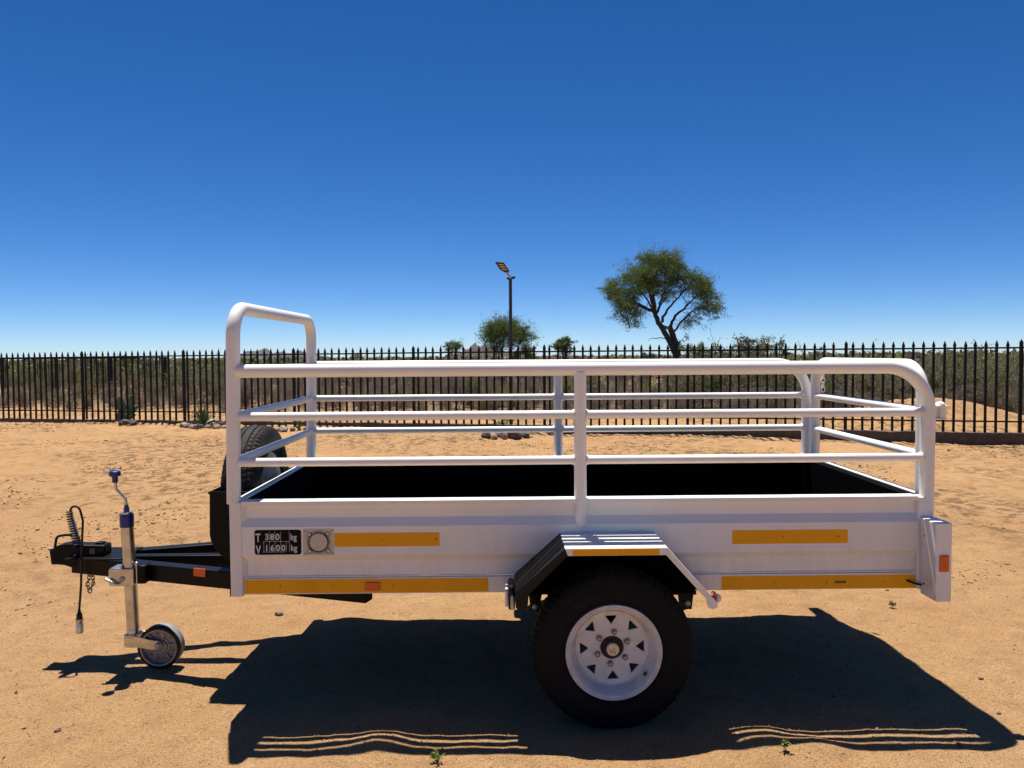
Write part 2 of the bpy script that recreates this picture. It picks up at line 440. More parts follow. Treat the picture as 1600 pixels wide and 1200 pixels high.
def build_ground():
    look = math.atan2(FWD.y, FWD.x)
    a = np.concatenate([np.linspace(-.84, .84, 720), np.linspace(.84, 2*PI-.84, 72)[1:-1]])
    r = [.15, .5, .8, 1.0]
    while r[-1] < 26: r.append(r[-1]*1.0062)
    while r[-1] < 4200: r.append(r[-1]*1.06)
    r = np.array(r); na, nr = len(a), len(r)
    R_, A_ = np.meshgrid(r, a, indexing='ij')
    x = CAM.x + R_*np.cos(look+A_); y = CAM.y + R_*np.sin(look+A_)
    z = ground_z(x, y)
    v = np.stack([x, y, z], -1).reshape(-1, 3)
    i, k = np.meshgrid(np.arange(nr-1), np.arange(na), indexing='ij'); k2 = (k+1) % na
    f = np.stack([i*na+k, (i+1)*na+k, (i+1)*na+k2, i*na+k2], -1).reshape(-1, 4)
    v = np.vstack([v, [[CAM.x, CAM.y, float(z[0].mean())]]])
    o = raw('ground', v, f, M['sand'], smooth=True)
    s = (v[:, 0]-FA[0])*FN[0] + (v[:, 1]-FA[1])*FN[1]
    lit = np.clip((s - 2.3 + 2.4*vnoise(v[:, 0]*.6, v[:, 1]*.6, 60) + 1.2*vnoise(v[:, 0]*2.3, v[:, 1]*2.3, 61))/1.5, 0, 1)*.9
    lit *= 1 - .75*np.exp(-(((v[:, 0]-9.2)/1.9)**2 + ((v[:, 1]-11.4)/1.3)**2))
    lit *= np.clip(.80 + .9*vnoise(v[:, 0]*.21, v[:, 1]*.21, 62), .3, 1)
    la = o.data.attributes.new('litter', 'FLOAT', 'POINT'); la.data.foreach_set('value', lit.astype(np.float32))
    bm = bmesh.new(); bm.from_mesh(o.data); bm.verts.ensure_lookup_table(); c = bm.verts[-1]
    for q in range(na): bm.faces.new((c, bm.verts[q], bm.verts[(q+1) % na])).smooth = True
    bm.to_mesh(o.data); bm.free()
    tag(o, kind='structure')
build_ground()

# distant hills: ridges with real depth
def cam_xy(px, d):
    """plan position at sideways picture angle px (of 1600) and distance d ahead"""
    q = RIGHT*((px-800)/1200) + FWD
    return CAM.x + q.x*d, CAM.y + q.y*d
def hill(name, px0, px1, d, depth, prof, mat, seed, base=-30, n=90, label=None):
    x0, y0 = cam_xy(px0, d); x1, y1 = cam_xy(px1, d)
    ax = np.array((x1-x0, y1-y0)); L = np.linalg.norm(ax); ax /= L; nx = np.array((-ax[1], ax[0]))
    m = 24; u = np.linspace(0, 1, n); w = np.linspace(-1, 1, m)
    U, Wd = np.meshgrid(u, w, indexing='ij')
    h = np.interp(U, [p[0] for p in prof], [p[1] for p in prof])
    X = x0 + ax[0]*U*L + nx[0]*Wd*depth; Y = y0 + ax[1]*U*L + nx[1]*Wd*depth
    k = np.clip(1-np.abs(Wd), 0, 1)**.8
    sc = 6.0/L
    nz = vnoise(X*sc*4, Y*sc*4, seed)*.30 + vnoise(X*sc*11, Y*sc*11, seed+1)*.16 + vnoise(X*sc*30, Y*sc*30, seed+2)*.10
    Z = base + (h-base)*k + (h-np.min(h)+ (h.max()-h.min())*.35)*nz*k
    v = np.stack([X, Y, Z], -1).reshape(-1, 3)
    i, j = np.meshgrid(np.arange(n-1), np.arange(m-1), indexing='ij')
    f = np.stack([i*m+j, (i+1)*m+j, (i+1)*m+j+1, i*m+j+1], -1).reshape(-1, 4)
    o = raw(name, v, f, mat, smooth=True); tag(o, kind='structure')
    return o
# ------------------------------------------------------------------ the trailer
W = 1.22; L = 2.75
TR = empty('utility_trailer', (1.375, .61, 0), 'white single axle utility trailer with pipe rails parked on the sand', 'trailer')
def part(mb, name, mat, parent=TR, **kw): return mb.build(name, mat, parent, **kw)
Z1, Z2, Z3, ZR, ZB = 1.358, 1.1785, .999, .848, .475

# pressed side panels (profile in y,z; near side faces -y)
prof_out = [(-.022, ZR), (-.022, .831), (0, .829), (0, .779), (-.022, .747), (-.022, .632), (0, .607), (0, .548), (-.005, .546), (-.005, .539), (-.007, .537), (-.007, ZB)]
inner = [(.030, ZB), (.030, .836), (.034, ZR)]
near = prof_out + inner
far = [(W-y, z) for y, z in near]
for prof in (near, far):
    p = part(MB().prism(prof, 'x', .036, 2.70), 'side_panel', M['white'], angle=25, bevel=.0025)
for ys in ((-.022, .036), (W-.036, W+.022)):
    part(MB().box(-.012, .036, ys[0], ys[1], ZB-.004, ZR-.003), 'corner_post', M['white'], bevel=.004)
    part(MB().box(2.70, 2.762, ys[0]+.002, ys[1], ZB, ZR-.004), 'corner_post', M['white'], bevel=.004)
# filler pieces that close the recesses beside the front corner post
for s in (0, 1):
    for (za, zb) in ((.831, .763), (.619, .548)):
        m = MB()
        y0, y1 = (-.0215, .0005) if s == 0 else (W+.0215, W-.0005)
        vs = [(.034, y0, za), (.050, y1, za-.004), (.034, y1, za), (.034, y0, zb), (.050, y1, zb), (.034, y1, zb)]
        m.add(vs, [(0, 1, 2), (3, 5, 4), (0, 3, 4, 1), (1, 4, 5, 2), (0, 2, 5, 3)])
        part(m, 'panel_filler', M['white'])
# weld seam along the bottom rail, dark sealant line
m = MB(); m.box(.05, 2.69, -.0062, -.003, .5395, .5412); part(m, 'panel_seam', plain('seam_sealant', (.16, .155, .15), .7, vary=.2, scale=40))
# front and rear panels, black inside
part(MB().box(-.010, .030, .036, W-.036, ZB, ZR-.001), 'front_panel', M['white'], bevel=.003)
part(MB().box(-.0165, -.0125, -.018, W+.018, .472, .800), 'front_plate', M['black'])
gate = part(MB().box(2.745, 2.775, .040, W-.040, ZB, ZR-.006), 'tailgate', M['white'], bevel=.003)
m = MB()
m.box(.032, 2.742, .032, W-.032, .492, .498)
m.box(.030, .040, .039, W-.039, .498, .842); m.box(2.692, 2.742, .039, W-.039, .498, .838)
m.box(.032, 2.742, .0305, .039, .498, .842); m.box(.032, 2.742, W-.039, W-.0305, .498, .842)
part(m, 'load_bed_liner', M['inner'])
for x in (.4, .95, 1.9, 2.4): part(MB().box(x-.03, x+.03, .04, W-.04, .470, .489), 'cross_member', M['black'])
for y in (.12, W-.18): part(MB().box(.05, 2.68, y, y+.06, .468, .4885), 'chassis_rail', M['black'])

# pipe rails
R1, R2 = .0262, .0172
for y in (0, W):
    part(MB().tube(fillet([(.0, y, Z1), (L-.004, y, Z1), (L-.006, y, .70 if y == 0 else ZR-.004)], .172, 16), R1, 24), 'top_rail', M['white'], angle=50)
    part(MB().tube([(.0, y, Z2), (L-.01, y, Z2)], R2, 20), 'middle_rail', M['white'])
    part(MB().tube([(.0, y, Z3), (L-.01, y, Z3)], R2, 20), 'lower_rail', M['white'])
    yo = -.006 if y == 0 else W+.006
    path = [(1.366, yo, Z1-.012), (1.366, yo, .755)] + [(1.366, yo, .755-.024*math.sin(a)) for a in (.4, .8, 1.15, 1.4)]
    part(MB().tube(path, [.0245, .0245, .0245*math.cos(.4), .0245*math.cos(.8), .0245*math.cos(1.15), .004], 20), 'upright_post', M['white'], angle=50)
    # weld beads at the joints
    for z in (Z2, Z3):
        for x, r in ((1.366-.026, .0215), (1.366+.026, .0215), (.027, .021), (L-.033, .0215)):
            part(MB().tube([(x-.004, y, z), (x+.004, y, z)], [r, r-.001], 14), 'weld_bead', M['white'])
part(MB().tube(fillet([(0, 0, ZR-.01), (.012, 0, 1.607), (.012, W, 1.607), (0, W, ZR-.01)], .115, 14), .0268, 24), 'front_hoop', M['white'], angle=50)
for z, r in ((Z1, R2), (Z2, R2), (Z3, R2)):
    part(MB().tube([(.004, 0, z), (.004, W, z)], r, 20), 'front_cross_rail', M['white'])
# tailgate frame (sub-parts of the tailgate)
gx = 2.763
part(MB().tube(fillet([(gx, .072, ZR-.02), (gx, .072, Z1+.004), (gx, W-.072, Z1+.004), (gx, W-.072, ZR-.02)], .135, 14), .0255, 22), 'tailgate_hoop', M['white'], gate, angle=50)
for z in (Z2, Z3): part(MB().tube([(gx, .072, z), (gx, W-.072, z)], R2, 20), 'tailgate_rail', M['white'], gate)
# hinge lug on the near rear post
m = MB(); m.box(2.770, 2.790, .008, .014, 1.150, 1.206); m.box(2.768, 2.824, -.006, .030, 1.197, 1.204); m.box(2.768, 2.822, -.004, .028, 1.148, 1.154)
hl = part(m, 'hinge_lug', M['white'], bevel=.002)
m = MB(); m.lathe([(.0165, 1.156), (.0165, 1.199)], 18, Matrix.Translation((2.806, .012, 0)))
m.lathe([(.019, 1.204), (.017, 1.211), (.011, 1.217), (.002, 1.219)], 18, Matrix.Translation((2.800, .012, 0)))
part(m, 'hinge_pin', M['white'], hl)
# small safety chain on the far rear post
def chain_mesh(pts, rl, wire, mat, name, parent):
    m = MB()
    for i in range(len(pts)-1):
        a, b = Vector(pts[i]), Vector(pts[i+1]); d = (b-a).normalized(); c = (a+b)/2
        side = Vector((1, 0, 0)) if i % 2 else Vector((0, 1, 0)); side = (side - d*side.dot(d)).normalized()
        hl_ = (b-a).length*.72
        loop = [c + d*hl_*math.cos(t)*(1.0) + side*rl*math.sin(t) for t in [2*PI*k/12 for k in range(13)]]
        m.tube(loop, wire, 6, caps=False)
    return part(m, name, mat, parent)
chain_mesh([(2.815, 1.17, 1.345-.024*i) for i in range(7)], .010, .0035, M['white'], 'tailgate_chain', gate)

# reflective tapes, marks and plates
def tape(x0, x1, z0, z1, y, marks, parent=TR):
    t = part(MB().prism(rounded(x0, x1, z0, z1, .004, 3), 'y', y-.0008, y), 'reflective_tape', M['tape'], parent)
    m = MB()
    for (mx, w, h) in marks:
        zc = (z0+z1)/2
        m.box(mx-w/2, mx+w/2, y-.0014, y-.0009, zc-h/2, zc+h/2)
    if marks: tag(part(m, 'printed_mark', M['faint'], t), kind='stuff')
    return t
def tape_logo(x): return [(x-.006, .0014, .004), (x, .0014, .014), (x+.003, .0014, .010)]
tape(.398, .810, .6665, .7210, -.022, [(.583, .006, .003), (.795, .012, .0012), (.795, .0013, .012), (.798, .002, .006)])
tape(1.963, 2.421, .6635, .7180, -.022, [(2.165, .006, .003), (2.382, .014, .0012), (2.382, .0014, .012), (2.385, .002, .006)])
tape(.041, 1.000, .4790, .5340, -.007, [(.178, .0014, .014), (.178, .012, .001), (.386, .005, .003), (.625, .0014, .014), (.625, .011, .001), (.84, .005, .003)])
tape(1.926, 2.699, .4770, .5310, -.007, [(2.135, .006, .003), (2.345, .0014, .016), (2.345, .012, .001), (2.40, .045, .010), (2.57, .006, .003)])
lens = part(MB().prism(rounded(.512, .572, .488, .521, .003, 3), 'y', -.014, -.0082), 'side_reflector', M['amber'], bevel=.0015)
# load plate
plate = part(MB().prism(rounded(.086, .268, .638, .736, .010, 5), 'y', -.0232, -.022), 'load_plate', M['decal'])
def text(body, size, x, z, y, mat, parent, name='lettering', ext=.0003, sx=1.0, rot=None):
    cu = bpy.data.curves.new(name, 'FONT'); cu.body = body; cu.size = size; cu.extrude = ext; cu.offset = size*.020
    o = bpy.data.objects.new(name, cu); COL.objects.link(o)
    dg = bpy.context.evaluated_depsgraph_get()
    me = bpy.data.meshes.new_from_object(o.evaluated_get(dg)); bpy.data.objects.remove(o); bpy.data.curves.remove(cu)
    T = (rot if rot is not None else Matrix.Translation((x, y, z)) @ Matrix.Rotation(PI/2, 4, 'X')) @ Matrix.Diagonal((sx, 1, 1, 1))
    me.transform(T); me.name = name; me.materials.append(mat)
    q = bpy.data.objects.new(name, me); COL.objects.link(q); attach(q, parent); return q
yl = -.0236
text('T', .046, .090, .690, yl, M['letter'], plate, sx=.72); text('V', .046, .091, .643, yl, M['letter'], plate, sx=.68)
for ch, x in (('3', .126), ('8', .147), ('0', .168)): text(ch, .034, x, .697, yl, M['letter'], plate, sx=.95)
for ch, x in (('1', .125), ('6', .147), ('0', .169), ('0', .190)): text(ch, .034, x, .653, yl, M['letter'], plate, sx=.95)
text('kg', .034, .226, .696, yl, M['letter'], plate, sx=.80); text('kg', .034, .227, .653, yl, M['letter'], plate, sx=.80)
m = MB()
for x, za, zb in ((.144, .646, .730), (.166, .646, .730), (.188, .646, .729), (.210, .650, .690), (.222, .650, .731), (.122, .650, .690)):
    m.box(x-.0005, x+.0005, yl-.0003, yl+.0003, za, zb)
for z, xa, xb in ((.6905, .118, .222), (.649, .116, .206)): m.box(xa, xb, yl-.0005, yl, z-.0005, z+.0005)
tag(part(m, 'printed_grid', M['letter'], plate), kind='stuff')
# square aluminium plate with round window and four rivets
disc = part(MB().prism(rounded(.276, .396, .634, .738, .002, 2), 'y', -.0236, -.022), 'licence_holder', M['alu'])
def ring(r0, r1, h0, h1, c, seg=40):
    T = Matrix.Translation(c) @ Matrix.Rotation(PI/2, 4, 'X')
    return MB().lathe([(r0, h0), (r0, h1), (r1, h1), (r1, h0)], seg, T, closed=True)
part(ring(.0355, .0395, 0, .0042, (.336, -.0236, .686)), 'window_ring', M['plastic'], disc)
part(ring(.044, .0452, 0, .0016, (.336, -.0236, .686)), 'window_ring', M['plastic'], disc)
m = MB(); m.lathe([(.0353, 0), (.0353, .002), (.0001, .0022)], 36, Matrix.Translation((.336, -.0236, .686)) @ Matrix.Rotation(PI/2, 4, 'X'))
part(m, 'disc_cover', M['alu'], disc)
for dx, dz in ((-.036, .031), (.036, .033), (-.035, -.035), (.037, -.034)):
    part(ring(.0085, .0098, 0, .002, (.336+dx, -.0236, .686+dz), 20), 'rivet_ring', M['plastic'], disc)
    m = MB(); m.lathe([(.005, 0), (.0045, .002), (.0001, .003)], 14, Matrix.Translation((.336+dx, -.0236, .686+dz)) @ Matrix.Rotation(PI/2, 4, 'X'))
    part(m, 'rivet', M['letter'], disc)
m = MB()
for dx, dz in ((-.052, .044), (.053, .045), (-.053, -.044), (.053, -.044)): m.box(.336+dx-.002, .336+dx+.002, -.0244, -.0236, .686+dz-.002, .686+dz+.002)
tag(part(m, 'corner_mark', M['plastic'], disc), kind='stuff')

# fenders
def fender(s):
    """s=-1 near side, +1 far side"""
    def Y(d): return -d if s < 0 else W + d
    outer = [(1.098, .492), (1.104, .553), (1.284, .7135), (1.656, .7135), (1.797, .553), (1.838, .508)]
    yi, yo = Y(.020), Y(.262)
    fe = None
    m = MB()
    def sheet(pts, t=.003):
        ins = []
        n = len(pts)
        nrm = []
        for i in range(n-1):
            dx, dz = pts[i+1][0]-pts[i][0], pts[i+1][1]-pts[i][1]; l = math.hypot(dx, dz); nrm.append((dz/l, -dx/l))
        for i in range(n):
            a = nrm[max(0, i-1)]; b = nrm[min(n-2, i)]; k = 1+a[0]*b[0]+a[1]*b[1]
            ins.append((pts[i][0]+(a[0]+b[0])/k*t, pts[i][1]+(a[1]+b[1])/k*t))
        return list(pts) + ins[::-1]
    root = part(MB().prism(sheet(outer[2:]), 'y', yi, yo), 'fender', M['white'], bevel=.001)
    part(MB().prism(sheet(outer[:3]), 'y', yi, yo), 'stone_guard', M['guard'], root)
    # flanges down the outer edge
    ya, yb = yo, Y(.2655)
    top = [(1.284, .7135), (1.656, .7135), (1.651, .687), (1.294, .687)]
    part(MB().prism(top, 'y', ya, yb), 'fender_lip', M['white'], root, bevel=.001)
    rr = [(1.656, .7135), (1.797, .553), (1.838, .512), (1.8385, .498), (1.832, .489), (1.818, .487), (1.806, .493), (1.800, .506), (1.797, .524), (1.651, .687)]
    part(MB().prism(rr, 'y', ya, yb), 'fender_lip', M['white'], root, bevel=.001)
    lf = [(1.284, .7135), (1.294, .687), (1.152, .547), (1.149, .512), (1.142, .498), (1.128, .492), (1.112, .492), (1.104, .500), (1.104, .553)]
    part(MB().prism(lf, 'y', ya, yb), 'stone_guard_lip', M['guard'], root, bevel=.001)
    tape_y = Y(.2665)
    t = part(MB().prism(rounded(1.312, 1.626, .6885, .7115, .002, 2), 'y', tape_y, tape_y - .0008), 'reflective_tape', M['tape'], root)
    if s < 0:
        part(MB().box(1.480, 1.485, tape_y-.0013, tape_y-.0009, .6905, .6925), 'printed_mark', M['faint'], t)
    arch = [(1.108, .4705), (1.104, .553), (1.284, .712), (1.656, .712), (1.797, .553), (1.838, .500), (1.80, .4705)]
    part(MB().prism(arch, 'y', Y(.0224), Y(.0262)), 'wheel_arch_liner', M['inner'], root)
    # marker lamps at both ends
    lamp = part(MB().box(1.078, 1.099, Y(.060), Y(.205), .470, .549), 'front_marker_lamp', M['plastic'], root, bevel=.006)
    m = MB(); m.box(1.066, 1.0775, Y(.07), Y(.195), .478, .541); part(m, 'marker_lens', M['clear'], lamp, bevel=.004)
    m = MB(); m.box(1.086, 1.0965, Y(.2055), Y(.2085), .476, .520); m.box(1.088, 1.0945, Y(.2055), Y(.2095), .520, .526); part(m, 'lamp_frame', M['letter'], lamp)
    rl = part(MB().lathe([(.026, 0), (.026, .006), (.020, .012)], 20, Matrix.Translation((1.8385, Y(.20), .506)) @ Matrix.Rotation(PI/2, 4, 'Y')), 'rear_marker_lamp', M['red'], root)
    part(MB().lathe([(.016, .012), (.015, .022), (.0085, .030), (.001, .032)], 18, Matrix.Translation((1.8385, Y(.20), .506)) @ Matrix.Rotation(PI/2, 4, 'Y')), 'lamp_lens', M['clear'], rl)
    return root
fender(-1); fender(1)

# wheels: built about local Z (outer face = +Z), shared meshes
def tyre_mb():
    m = MB(); Rt = .305; seg = 288; blocks = 72
    # (z, r, kind) across the tyre; kinds: 0 smooth, 1 block row, 2 groove
    prof = [(-.062, .180, 0), (-.074, .186, 0), (-.082, .205, 0), (-.084, .228, 0), (-.081, .252, 0), (-.076, .270, 0)]
    tread = [(-.072, .282, 1, 0), (-.066, .2925, 1, 0), (-.056, .2995, 1, 0), (-.047, .3020, 1, 0), (-.046, .2955, 2, 0), (-.041, .2955, 2, 0), (-.040, .3030, 1, 3), (-.022, .3045, 1, 3),
             (-.021, .2965, 2, 0), (-.0155, .2965, 2, 0), (-.0145, .3048, 3, 0), (.0, .3050, 3, 0), (.0145, .3048, 3, 0), (.0155, .2965, 2, 0), (.021, .2965, 2, 0), (.022, .3045, 1, 3), (.040, .3030, 1, 3), (.041, .2955, 2, 0), (.046, .2955, 2, 0),
             (.047, .3020, 1, 0), (.056, .2995, 1, 0), (.066, .2925, 1, 0), (.072, .282, 1, 0)]
    prof2 = [(-z, r, 0) for z, r, _ in prof[::-1]]
    rows = [(z, r, 0, 0) for z, r, _ in prof] + tread + [(z, r, 0, 0) for z, r, _ in prof2]
    vs = []
    for z, r, kind, slant in rows:
        for k in range(seg):
            rr = r
            if kind == 1:
                ph = (k/seg*blocks + z*14 + (.5 if z > 0 else 0)) % 1.0
                if ph < .22: rr = r - .0065
            elif kind == 3:
                ph = (k/seg*blocks*.5 + z*8) % 1.0
                if ph < .07: rr = r - .003
            a = 2*PI*k/seg; vs.append((rr*math.cos(a), rr*math.sin(a), z))
    fs = []
    for i in range(len(rows)-1):
        for k in range(seg):
            k2 = (k+1) % seg; fs.append((i*seg+k, i*seg+k2, (i+1)*seg+k2, (i+1)*seg+k))
    m.add(vs, fs)
    # raised sidewall rings
    m.lathe([(.190, .0795), (.192, .0815), (.194, .0815), (.196, .081)], 96, caps=False); m.lathe([(.2405, .0825), (.2415, .0840), (.2435, .0838), (.2445, .0815)], 96, caps=False)
    return m
def rim_mb():
    m = MB()
    m.lathe([(.176, .064), (.1805, .067), (.1815, .0725), (.179, .0765), (.1755, .0765), (.1740, .0735), (.1715, .0735), (.1700, .0765), (.1682, .0765), (.1668, .0735), (.1640, .0725), (.1615, .0660), (.1560, .0560), (.1525, .0300), (.1500, .0170), (.1455, .0130), (.1425, .0135), (.1412, .0160),
             (.1395, .0160), (.1380, .0120), (.1400, .004), (.1550, -.020), (.1630, -.050), (.1780, -.062)], 96, caps=False)
    return m
def disc_mesh():
    cu = bpy.data.curves.new('wheel_disc', 'CURVE'); cu.dimensions = '2D'; cu.fill_mode = 'BOTH'; cu.extrude = .002; cu.bevel_depth = .0018; cu.bevel_resolution = 1
    def loop(pts):
        sp = cu.splines.new('POLY'); sp.points.add(len(pts)-1); sp.use_cyclic_u = True
        for q, p in zip(sp.points, pts): q.co = (p[0], p[1], 0, 1)
    loop([(.1385*math.cos(a), .1385*math.sin(a)) for a in np.linspace(0, 2*PI, 80, endpoint=False)])
    loop([(.046*math.cos(a), .046*math.sin(a)) for a in np.linspace(0, 2*PI, 40, endpoint=False)])
    for k in range(8):
        a = PI/2 + k*PI/4 + .03
        tri = [Vector((.1235, -.0265, 0)), Vector((.1235, .0265, 0)), Vector((.0865, 0, 0))]
        f = fillet([tri[2]*.5+tri[0]*.5] + [tri[0], tri[1], tri[2]] + [tri[2]*.5+tri[0]*.5], .0035, 4)
        loop([(p.x*math.cos(a)-p.y*math.sin(a), p.x*math.sin(a)+p.y*math.cos(a)) for p in f[:-1]])
    o = bpy.data.objects.new('wheel_disc', cu); COL.objects.link(o)
    me = bpy.data.meshes.new_from_object(o.evaluated_get(bpy.context.evaluated_depsgraph_get())); bpy.data.objects.remove(o)
    me.transform(Matrix.Translation((0, 0, .0150))); me.materials.clear(); me.materials.append(M['rim']); me.name = 'wheel_disc'
    return me
def make_wheel(matrix, name='wheel', tyre='tyre', hub=True):
    root = bpy.data.objects.new(name, None); COL.objects.link(root); root.matrix_basis = Matrix.Identity(4); root.empty_display_size = .1
    def sub(mb, nm, mat, **kw):
        o = mb.build(nm, mat, None, **kw); o.parent = root; return o
    ty = sub(tyre_mb(), 'tyre', M[tyre], angle=28)
    sub(rim_mb(), 'rim', M['rim'], angle=30)
    d = bpy.data.objects.new('wheel_disc', disc_mesh()); COL.objects.link(d); d.parent = root
    m = MB(); m.lathe([(.069, .0172), (.0685, .0195), (.0575, .0205), (.0470, .0195), (.0465, .010)], 60, caps=False); sub(m, 'hub_seat', M['rim'])
    if hub:
        m = MB(); m.lathe([(.046, -.03), (.046, .004), (.0455, .012), (.036, .013), (.031, .016), (.0305, .030), (.0265, .036), (.0001, .036)], 40); sub(m, 'hub', M['hub'])
        m = MB(); m.lathe([(.0235, .036), (.0235, .044), (.0215, .0465), (.0001, .0470)], 36); sub(m, 'hub_cap', M['cap'])
        m = MB()
        for a0, a1, r in ((2.6, 4.4, .0115),):
            m.tube([(r*math.cos(a)-.001, r*math.sin(a)-.002, .0470) for a in np.linspace(a0, a1, 6)], .0008, 5)
        m.tube([(-.012, -.008, .0470), (.010, .008, .0472)], .0008, 5)
        m.tube([(.004+.005*math.cos(a), -.009+.004*math.sin(a), .0470) for a in np.linspace(0, 2*PI, 10)], .0007, 5)
        tag(sub(m, 'cap_mark', M['hub']), kind='stuff')
        nut = None
        for k in range(6):
            a = math.radians(23 + 60*k)
            m = MB(); m.lathe([(.0118, .018), (.0118, .022), (.0092, .025), (.0088, .034), (.0062, .0360), (.0058, .0335), (.0001, .0335)], 12, Matrix.Translation((.061*math.cos(a), .061*math.sin(a), 0)))
            sub(m, 'wheel_nut', M['bolt'])
        a = math.radians(-37)
        m = MB(); m.tube([(.153*math.cos(a), .153*math.sin(a), .040), (.146*math.cos(a), .146*math.sin(a), .056), (.143*math.cos(a), .143*math.sin(a), .068)], [.006, .0052, .0045], 10); sub(m, 'valve_stem', M['plastic'])
        # raised lettering on the sidewall
        word = 'RAYTOON'
        ms = []
        for i, ch in enumerate(word):
            a = math.radians(104 - i*10.5)
            T = Matrix.Rotation(a-PI/2, 4, 'Z') @ Matrix.Translation((-.011, .206, .0828))
            text(ch, .034, 0, 0, 0, M[tyre], root, name='raised_letter', ext=.0012, sx=1.0, rot=T)
    root.matrix_basis = matrix
    return root
Rout = Matrix.Rotation(PI/2, 4, 'X')                       # local +Z -> -Y
w1 = make_wheel(Matrix.Translation((1.470, -.131, .305)) @ Rout)
w1.parent = TR; w1.matrix_parent_inverse = world_of(TR).inverted()
w2 = copy_of(w1); w2.matrix_basis = Matrix.Translation((1.470, W+.131, .305)) @ Matrix.Rotation(-PI/2, 4, 'X')
w2.parent = TR; w2.matrix_parent_inverse = world_of(TR).inverted()

# axle and leaf springs
m = MB(); m.tube([(1.47, -.05, .305), (1.47, W+.05, .305)], .026, 14); part(m, 'axle', M['black'])
for y in (.05, W-.05):
    m = MB()
    for i in range(3):
        ln = .315 - .09*i
        pts = [(1.49 + ln*t, .395 - .055*(1-t*t)*1.0 - .010*i + (0 if i else 0)) for t in np.linspace(-1, 1, 13)]
        poly = [(p[0], p[1]+.004) for p in pts] + [(p[0], p[1]-.004) for p in pts[::-1]]
        m.prism(poly, 'y', y-.025, y+.025)
    m.box(1.455, 1.525, y-.032, y+.032, .300, .352)
    sp = part(m, 'leaf_spring', M['black'])
    for x, zz in ((1.186, .408), (1.795, .416)):
        m = MB(); m.prism([(x-.035, .475), (x+.035, .475), (x+.025, .45), (x+.018, .392), (x-.018, .392), (x-.025, .45)], 'y', y-.034, y+.034)
        hg = part(m, 'spring_hanger', M['black'])
        T = Matrix.Translation((x, y-.034, zz)) @ Matrix.Rotation(PI/2, 4, 'X')
        part(MB().lathe([(.013, 0), (.013, .007), (.008, .010), (.001, .011)], 12, T), 'spring_bolt', M['bolt'], hg)
    part(MB().box(1.72, 1.83, y-.04, y+.04, .452, .476), 'spring_mount', M['black'])

# tail light boxes
for s in (0, 1):
    ya, yb = (-.134, -.0225) if s == 0 else (W+.134, W+.0225)
    tb = part(MB().prism([(2.706, .764), (2.770, .764), (2.770, .461), (2.712, .461)], 'y', ya, yb), 'tail_light_box', M['white'], bevel=.003)
    yo = ya-.006 if s == 0 else ya+.006
    part(MB().prism(rounded(2.7225, 2.7575, .578, .641, .003, 3), 'y', ya, yo), 'side_marker_lens', M['amber'], tb, bevel=.002)
    for zc in (.672, .525):
        T = Matrix.Translation((2.770, (ya+yb)/2 - (.01 if s == 0 else -.01), zc)) @ Matrix.Rotation(PI/2, 4, 'Y')
        part(MB().lathe([(.036, 0), (.036, .004), (.026, .007), (.0001, .008)], 22, T), 'tail_lens', M['red'], tb)
    if s == 0:
        part(MB().lathe([(.003, 0), (.003, .004), (.0005, .005)], 8, Matrix.Translation((2.7078, -.055, .508)) @ Matrix.Rotation(-PI/2, 4, 'Y')), 'box_screw', M['plastic'], tb)
        part(MB().lathe([(.003, 0), (.003, .004), (.0005, .005)], 8, Matrix.Translation((2.7052, -.060, .70)) @ Matrix.Rotation(-PI/2, 4, 'Y')), 'box_screw', M['bolt'], tb)
        part(MB().tube([(2.664, -.009, .508), (2.690, -.024, .500), (2.709, -.034, .497)], .0042, 8), 'lamp_cable', M['plastic'], tb)

# drawbar: A-frame beams, centre beam, front plate
def beam(p0, p1, w, z0, z1, name='drawbar_beam', cut=0):
    a = Vector((p0[0], p0[1], 0)); b = Vector((p1[0], p1[1], 0)); d = (b-a).normalized(); n = Vector((-d.y, d.x, 0))*w/2
    vs = [Vector((p.x, p.y, z)) for z in (z0, z1) for p in (a-n, a+n, b+n, b-n)]
    m = MB().add(vs, [(0, 1, 2, 3), (4, 7, 6, 5), (0, 4, 5, 1), (1, 5, 6, 2), (2, 6, 7, 3), (3, 7, 4, 0)])
    return part(m, name, M['black'], bevel=.004)
nb = beam((-.955, .592), (.508, .108), .060, .406, .482)
beam((-.955, W-.592), (.508, W-.108), .060, .406, .4815)
beam((-.86, .61), (-.018, .61), .050, .412, .478)
dv = Vector((.508+.955, .108-.592, 0)).normalized(); nv = Vector((dv.y, -dv.x, 0))
def on_beam(x, z, off):                     # a point on the near face of the near beam
    t = (x+.955)/dv.x; p = Vector((-.955, .592, 0)) + dv*t + nv*(.030+off); return Vector((p.x, p.y, z))
c0 = on_beam(-.293, .487, 0); c1 = on_beam(-.234, .487, 0); d0 = nv*.006
vs = [c0, c1, c1-Vector((0, 0, .036)), c0-Vector((0, 0, .036))]; vs = vs + [v + d0 for v in vs]
part(MB().add(vs, [(3, 2, 1, 0), (4, 5, 6, 7), (0, 1, 5, 4), (1, 2, 6, 5), (2, 3, 7, 6), (3, 0, 4, 7)]), 'drawbar_reflector', M['amber'], bevel=.002)
part(MB().box(-.965, -.70, .50, .72, .4835, .4885), 'coupling_plate', M['black'], bevel=.002)
